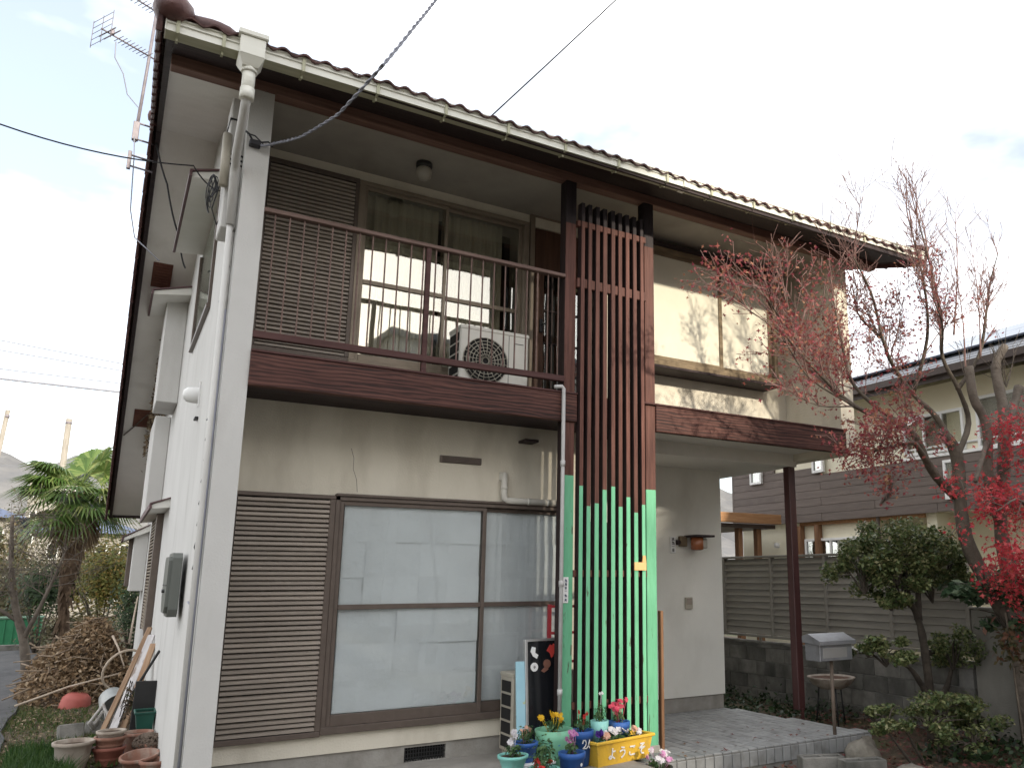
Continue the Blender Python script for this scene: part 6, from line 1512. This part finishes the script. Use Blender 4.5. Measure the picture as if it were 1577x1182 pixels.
mb = MB(); vs = [(.02, .02, 0), (.145, .02, 0), (.145, .23, 0), (.02, .23, 0), (0, 0, .14), (.16, 0, .14), (.16, .25, .14), (0, .25, .14)]; mb.add(vs, [(0, 3, 2, 1), (0, 1, 5, 4), (1, 2, 6, 5), (2, 3, 7, 6), (3, 0, 4, 7)]); mb.build('box', gp, t)
mb = MB(); mb.cbox(-.012, -.012, .138, .172, .006, .158, .004); mb.cbox(-.012, .244, .138, .172, .262, .158, .004); mb.cbox(-.012, .006, .138, .006, .244, .158, .004); mb.cbox(.154, .006, .138, .172, .244, .158, .004); mb.build('rim', gp, t)
MB().box(.005, .005, .12, .155, .245, .128).build('soil', soil_m, t)
t = thing('root_ball', 'dried out root ball of a dead plant resting in a brown pot', 'root ball', (-.235, 2.42, -.07))
MB().lathe([(.09, 0), (.12, .12), (.125, .15), (.10, .15)], 20, cap=False).build('pot', terra_m, t)
mb = MB(); g3 = random.Random(4)
for i in range(260):
    d = Vector((g3.gauss(0, 1), g3.gauss(0, 1), abs(g3.gauss(0, 1)))).normalized(); e = d.orthogonal().normalized(); e = (e * math.cos(i) + d.cross(e) * math.sin(i)) * .035; c = Vector((0, 0, .13)) + Vector((d.x * .12, d.y * .12, d.z * .085)); mb.tube([c - e, c + d * .008, c + e], .004, 4)
kind(mb.build('roots', mat('dry_root', (0.09, 0.065, 0.05), (0.18, 0.14, 0.11), scale=10, rough=1), t), 'stuff')
for i, (x, y, w, h, lb) in enumerate(((-.93, 3.7, .22, .16, 'grey broken paving slab leaning behind the pale stoneware pot'), (-.74, 3.95, .16, .14, 'dark grey slab fragment right of the broken paving slab'))):
    o = MB().cbox(0, 0, 0, w, .08, h, .01).build('paving_slab', block_m, None, (x, y, -.06), (R(-20), 0, R(15 - 30 * i))); tag(o, lb, 'slab')
t = thing('driftwood', 'pale weathered driftwood pieces standing among the pots', 'driftwood', (-.60, 4.0, -.06))
for i in range(6): MB().tube([(U(-.1, .12), U(-.1, .1), 0), (U(-.1, .14), U(-.1, .1), .12), (U(-.12, .16), U(-.1, .1), U(.18, .30))], [.022, .02, .012], 6).build('branch', mat('bleached_wood', (0.36, 0.34, 0.32), (0.52, 0.50, 0.47), scale=8, rough=.9), t)
t = thing('dead_plant', 'withered potted plant with hanging brown stems against the wall', 'plant', (-.30, 3.5, -.06)); mb = MB(); g4 = random.Random(6)
for i in range(26): a = g4.uniform(0, 2 * PI); mb.tube([(0, 0, 0), (.04 * math.cos(a), .06 * math.sin(a), .35), (.11 * math.cos(a), .14 * math.sin(a), g4.uniform(.3, .55)), (.15 * math.cos(a), .2 * math.sin(a), g4.uniform(.1, .4))], .004, 4)
kind(mb.build('stems', bark_dark, t), 'stuff')
V, F = leaves(blob(240, (0, 0, .34), (.14, .17, .2), 7, .2), .06, 'quad', 0, 8, .8); leafobj('foliage', V, F, leafmat('limp_leaf', [(0.05, 0.07, 0.03), (0.10, 0.075, 0.045), (0.16, 0.11, 0.07)], .8, .2), t)
# grass and weeds
def blades(n, x0, x1, y0, y1, h, seed, keep=None):
    g = np.random.default_rng(seed); P = np.column_stack([g.uniform(x0, x1, n), g.uniform(y0, y1, n)])
    if keep is not None: P = P[keep(P)]
    n = len(P); z = np.array([ground_z(a, b) for a, b in P]) + .0; a = g.uniform(0, 2 * PI, n); hh = h * g.uniform(.4, 1.3, n); w = .006 + .004 * g.uniform(0, 1, n)
    u = np.column_stack([np.cos(a), np.sin(a), np.zeros(n)]); l = g.normal(0, .35, (n, 2)) * hh[:, None]
    b = np.column_stack([P, z]); top = b + np.column_stack([l, hh]); V = np.stack([b - u * w[:, None], b + u * w[:, None], top], 1).reshape(-1, 3); return V, np.arange(3 * n).reshape(-1, 3)
grassm = leafmat('grass_blade', [(0.035, 0.065, 0.018), (0.06, 0.10, 0.028), (0.10, 0.13, 0.04), (0.20, 0.17, 0.08)], .6, .3)
V, F = blades(5500, -1.5, -.45, 2.2, 6.4, .05, 3); kind(leafobj('grass', V, F, grassm), 'stuff')
V, F = blades(4200, -1.25, -.78, 1.7, 3.1, .13, 4, lambda P: (np.hypot((P[:, 0] + .79) / .17, (P[:, 1] - 2.32) / .17) > 1)); kind(leafobj('grass', V, F, leafmat('weed_blade', [(0.02, 0.06, 0.014), (0.04, 0.09, 0.02), (0.07, 0.12, 0.03)], .5, .3)), 'stuff')
g = np.random.default_rng(77); P = np.column_stack([g.uniform(-1.4, -.2, 1500), g.uniform(2.4, 6.5, 1500), np.full(1500, -.035)]); V, F = leaves(P, .045, 'quad', 1.2, 78); kind(leafobj('fallen_leaves', V, F, dead_leaf), 'stuff')
# buildings beyond the yard
def far_house(loc, w, d, h, label, wm, rm, floors=2, cat='house', n=4, flat=False, nm='house'):
    t = thing(nm, label, cat, loc); MB().box(0, 0, 0, w, d, h).build('wall', wm, t)
    if flat: MB().box(-.2, -.2, h, w + .2, d + .2, h + .35).build('roof', rm, t)
    else: MB().prism_y([(-.5, h), (w + .5, h), (w / 2, h + w * .22)], -.5, d + .5).build('roof', rm, t)
    for f in range(floors):
        for i in range(n):
            x = w * (i + .25) / n; z = h * (f + .35) / floors
            o = MB().cbox(x, -.06, z, x + w * .5 / n, .0, z + h * .4 / floors, .01).build('window', white_m, t)
            MB().box(x + .06, -.066, z + .06, x + w * .5 / n - .06, -.061, z + h * .4 / floors - .06).build('pane', black_board, o)
    return t
far_house((-8.2, 34, -.2), 4.2, 8, 4.0, 'pale cream house with a blue roof beyond the left yard', concrete, mat('blue_roof', (0.07, 0.10, 0.19), (0.10, 0.14, 0.25), rough=.5), 2)
far_house((-3.2, 37, -.2), 3.6, 8, 3.6, 'white house partly hidden behind the palm', concrete, mat('blue_roof', (0.05, 0.09, 0.28)), 2)
far_house((-6.3, 70, -.2), 3.6, 8, 8.9, 'distant beige apartment block above the left tree tops', concrete, slate_m, 5, 'apartment block', 4, True)
# unseen tree added behind the viewer so that its twigs dapple the sunlight
t = thing('dapple_tree', 'small unseen tree added across the forecourt to dapple the sunlight', 'tree', (5.6, -10.5, -.3)); mb = MB(); tips = []; g11 = random.Random(17)
q = limb(mb, [(0, 0, 0), (.05, 0, 1.6), (-.1, 0, 3.0), (-.3, 0, 4.3), (-.5, 0, 5.6)], .08, .02, 8, .05, g11)
for i in range(6, len(q)):
    for _ in range(2): grow(mb, tips, q[i], Vector((g11.uniform(-1, .5), g11.uniform(-1, 1), g11.uniform(0, .8))), 1.0, .012, 2, g11, .6, .1, (2, 4), .2, 4)
mb.build('trunk', bark_grey, t)
V, F = leaves(dens([p for p in tips if g11.random() < .55], 3, .12, 3), .08, 'quad', .2, 5); kind(leafobj('crown', V, F, MATS['sparse_olive_leaf'], t), 'stuff')
# across the street, out of the frame: a tall apartment block and a lower house with a narrow gap between them
far_house((-16, -34, -.4), 22.35, 9.6, 14.4, 'tall pale apartment block across the street', mat('grey_block_render', (0.40, 0.39, 0.37), (0.46, 0.45, 0.43), scale=2, rough=.9), slate_m, 5, 'apartment block', 9, True)
far_house((8.5, -33, -.4), 22, 8.6, 11.7, 'wide lower apartment block across the street beyond the gap', MATS['grey_block_render'], slate_m, 4, 'apartment block', 8, True)
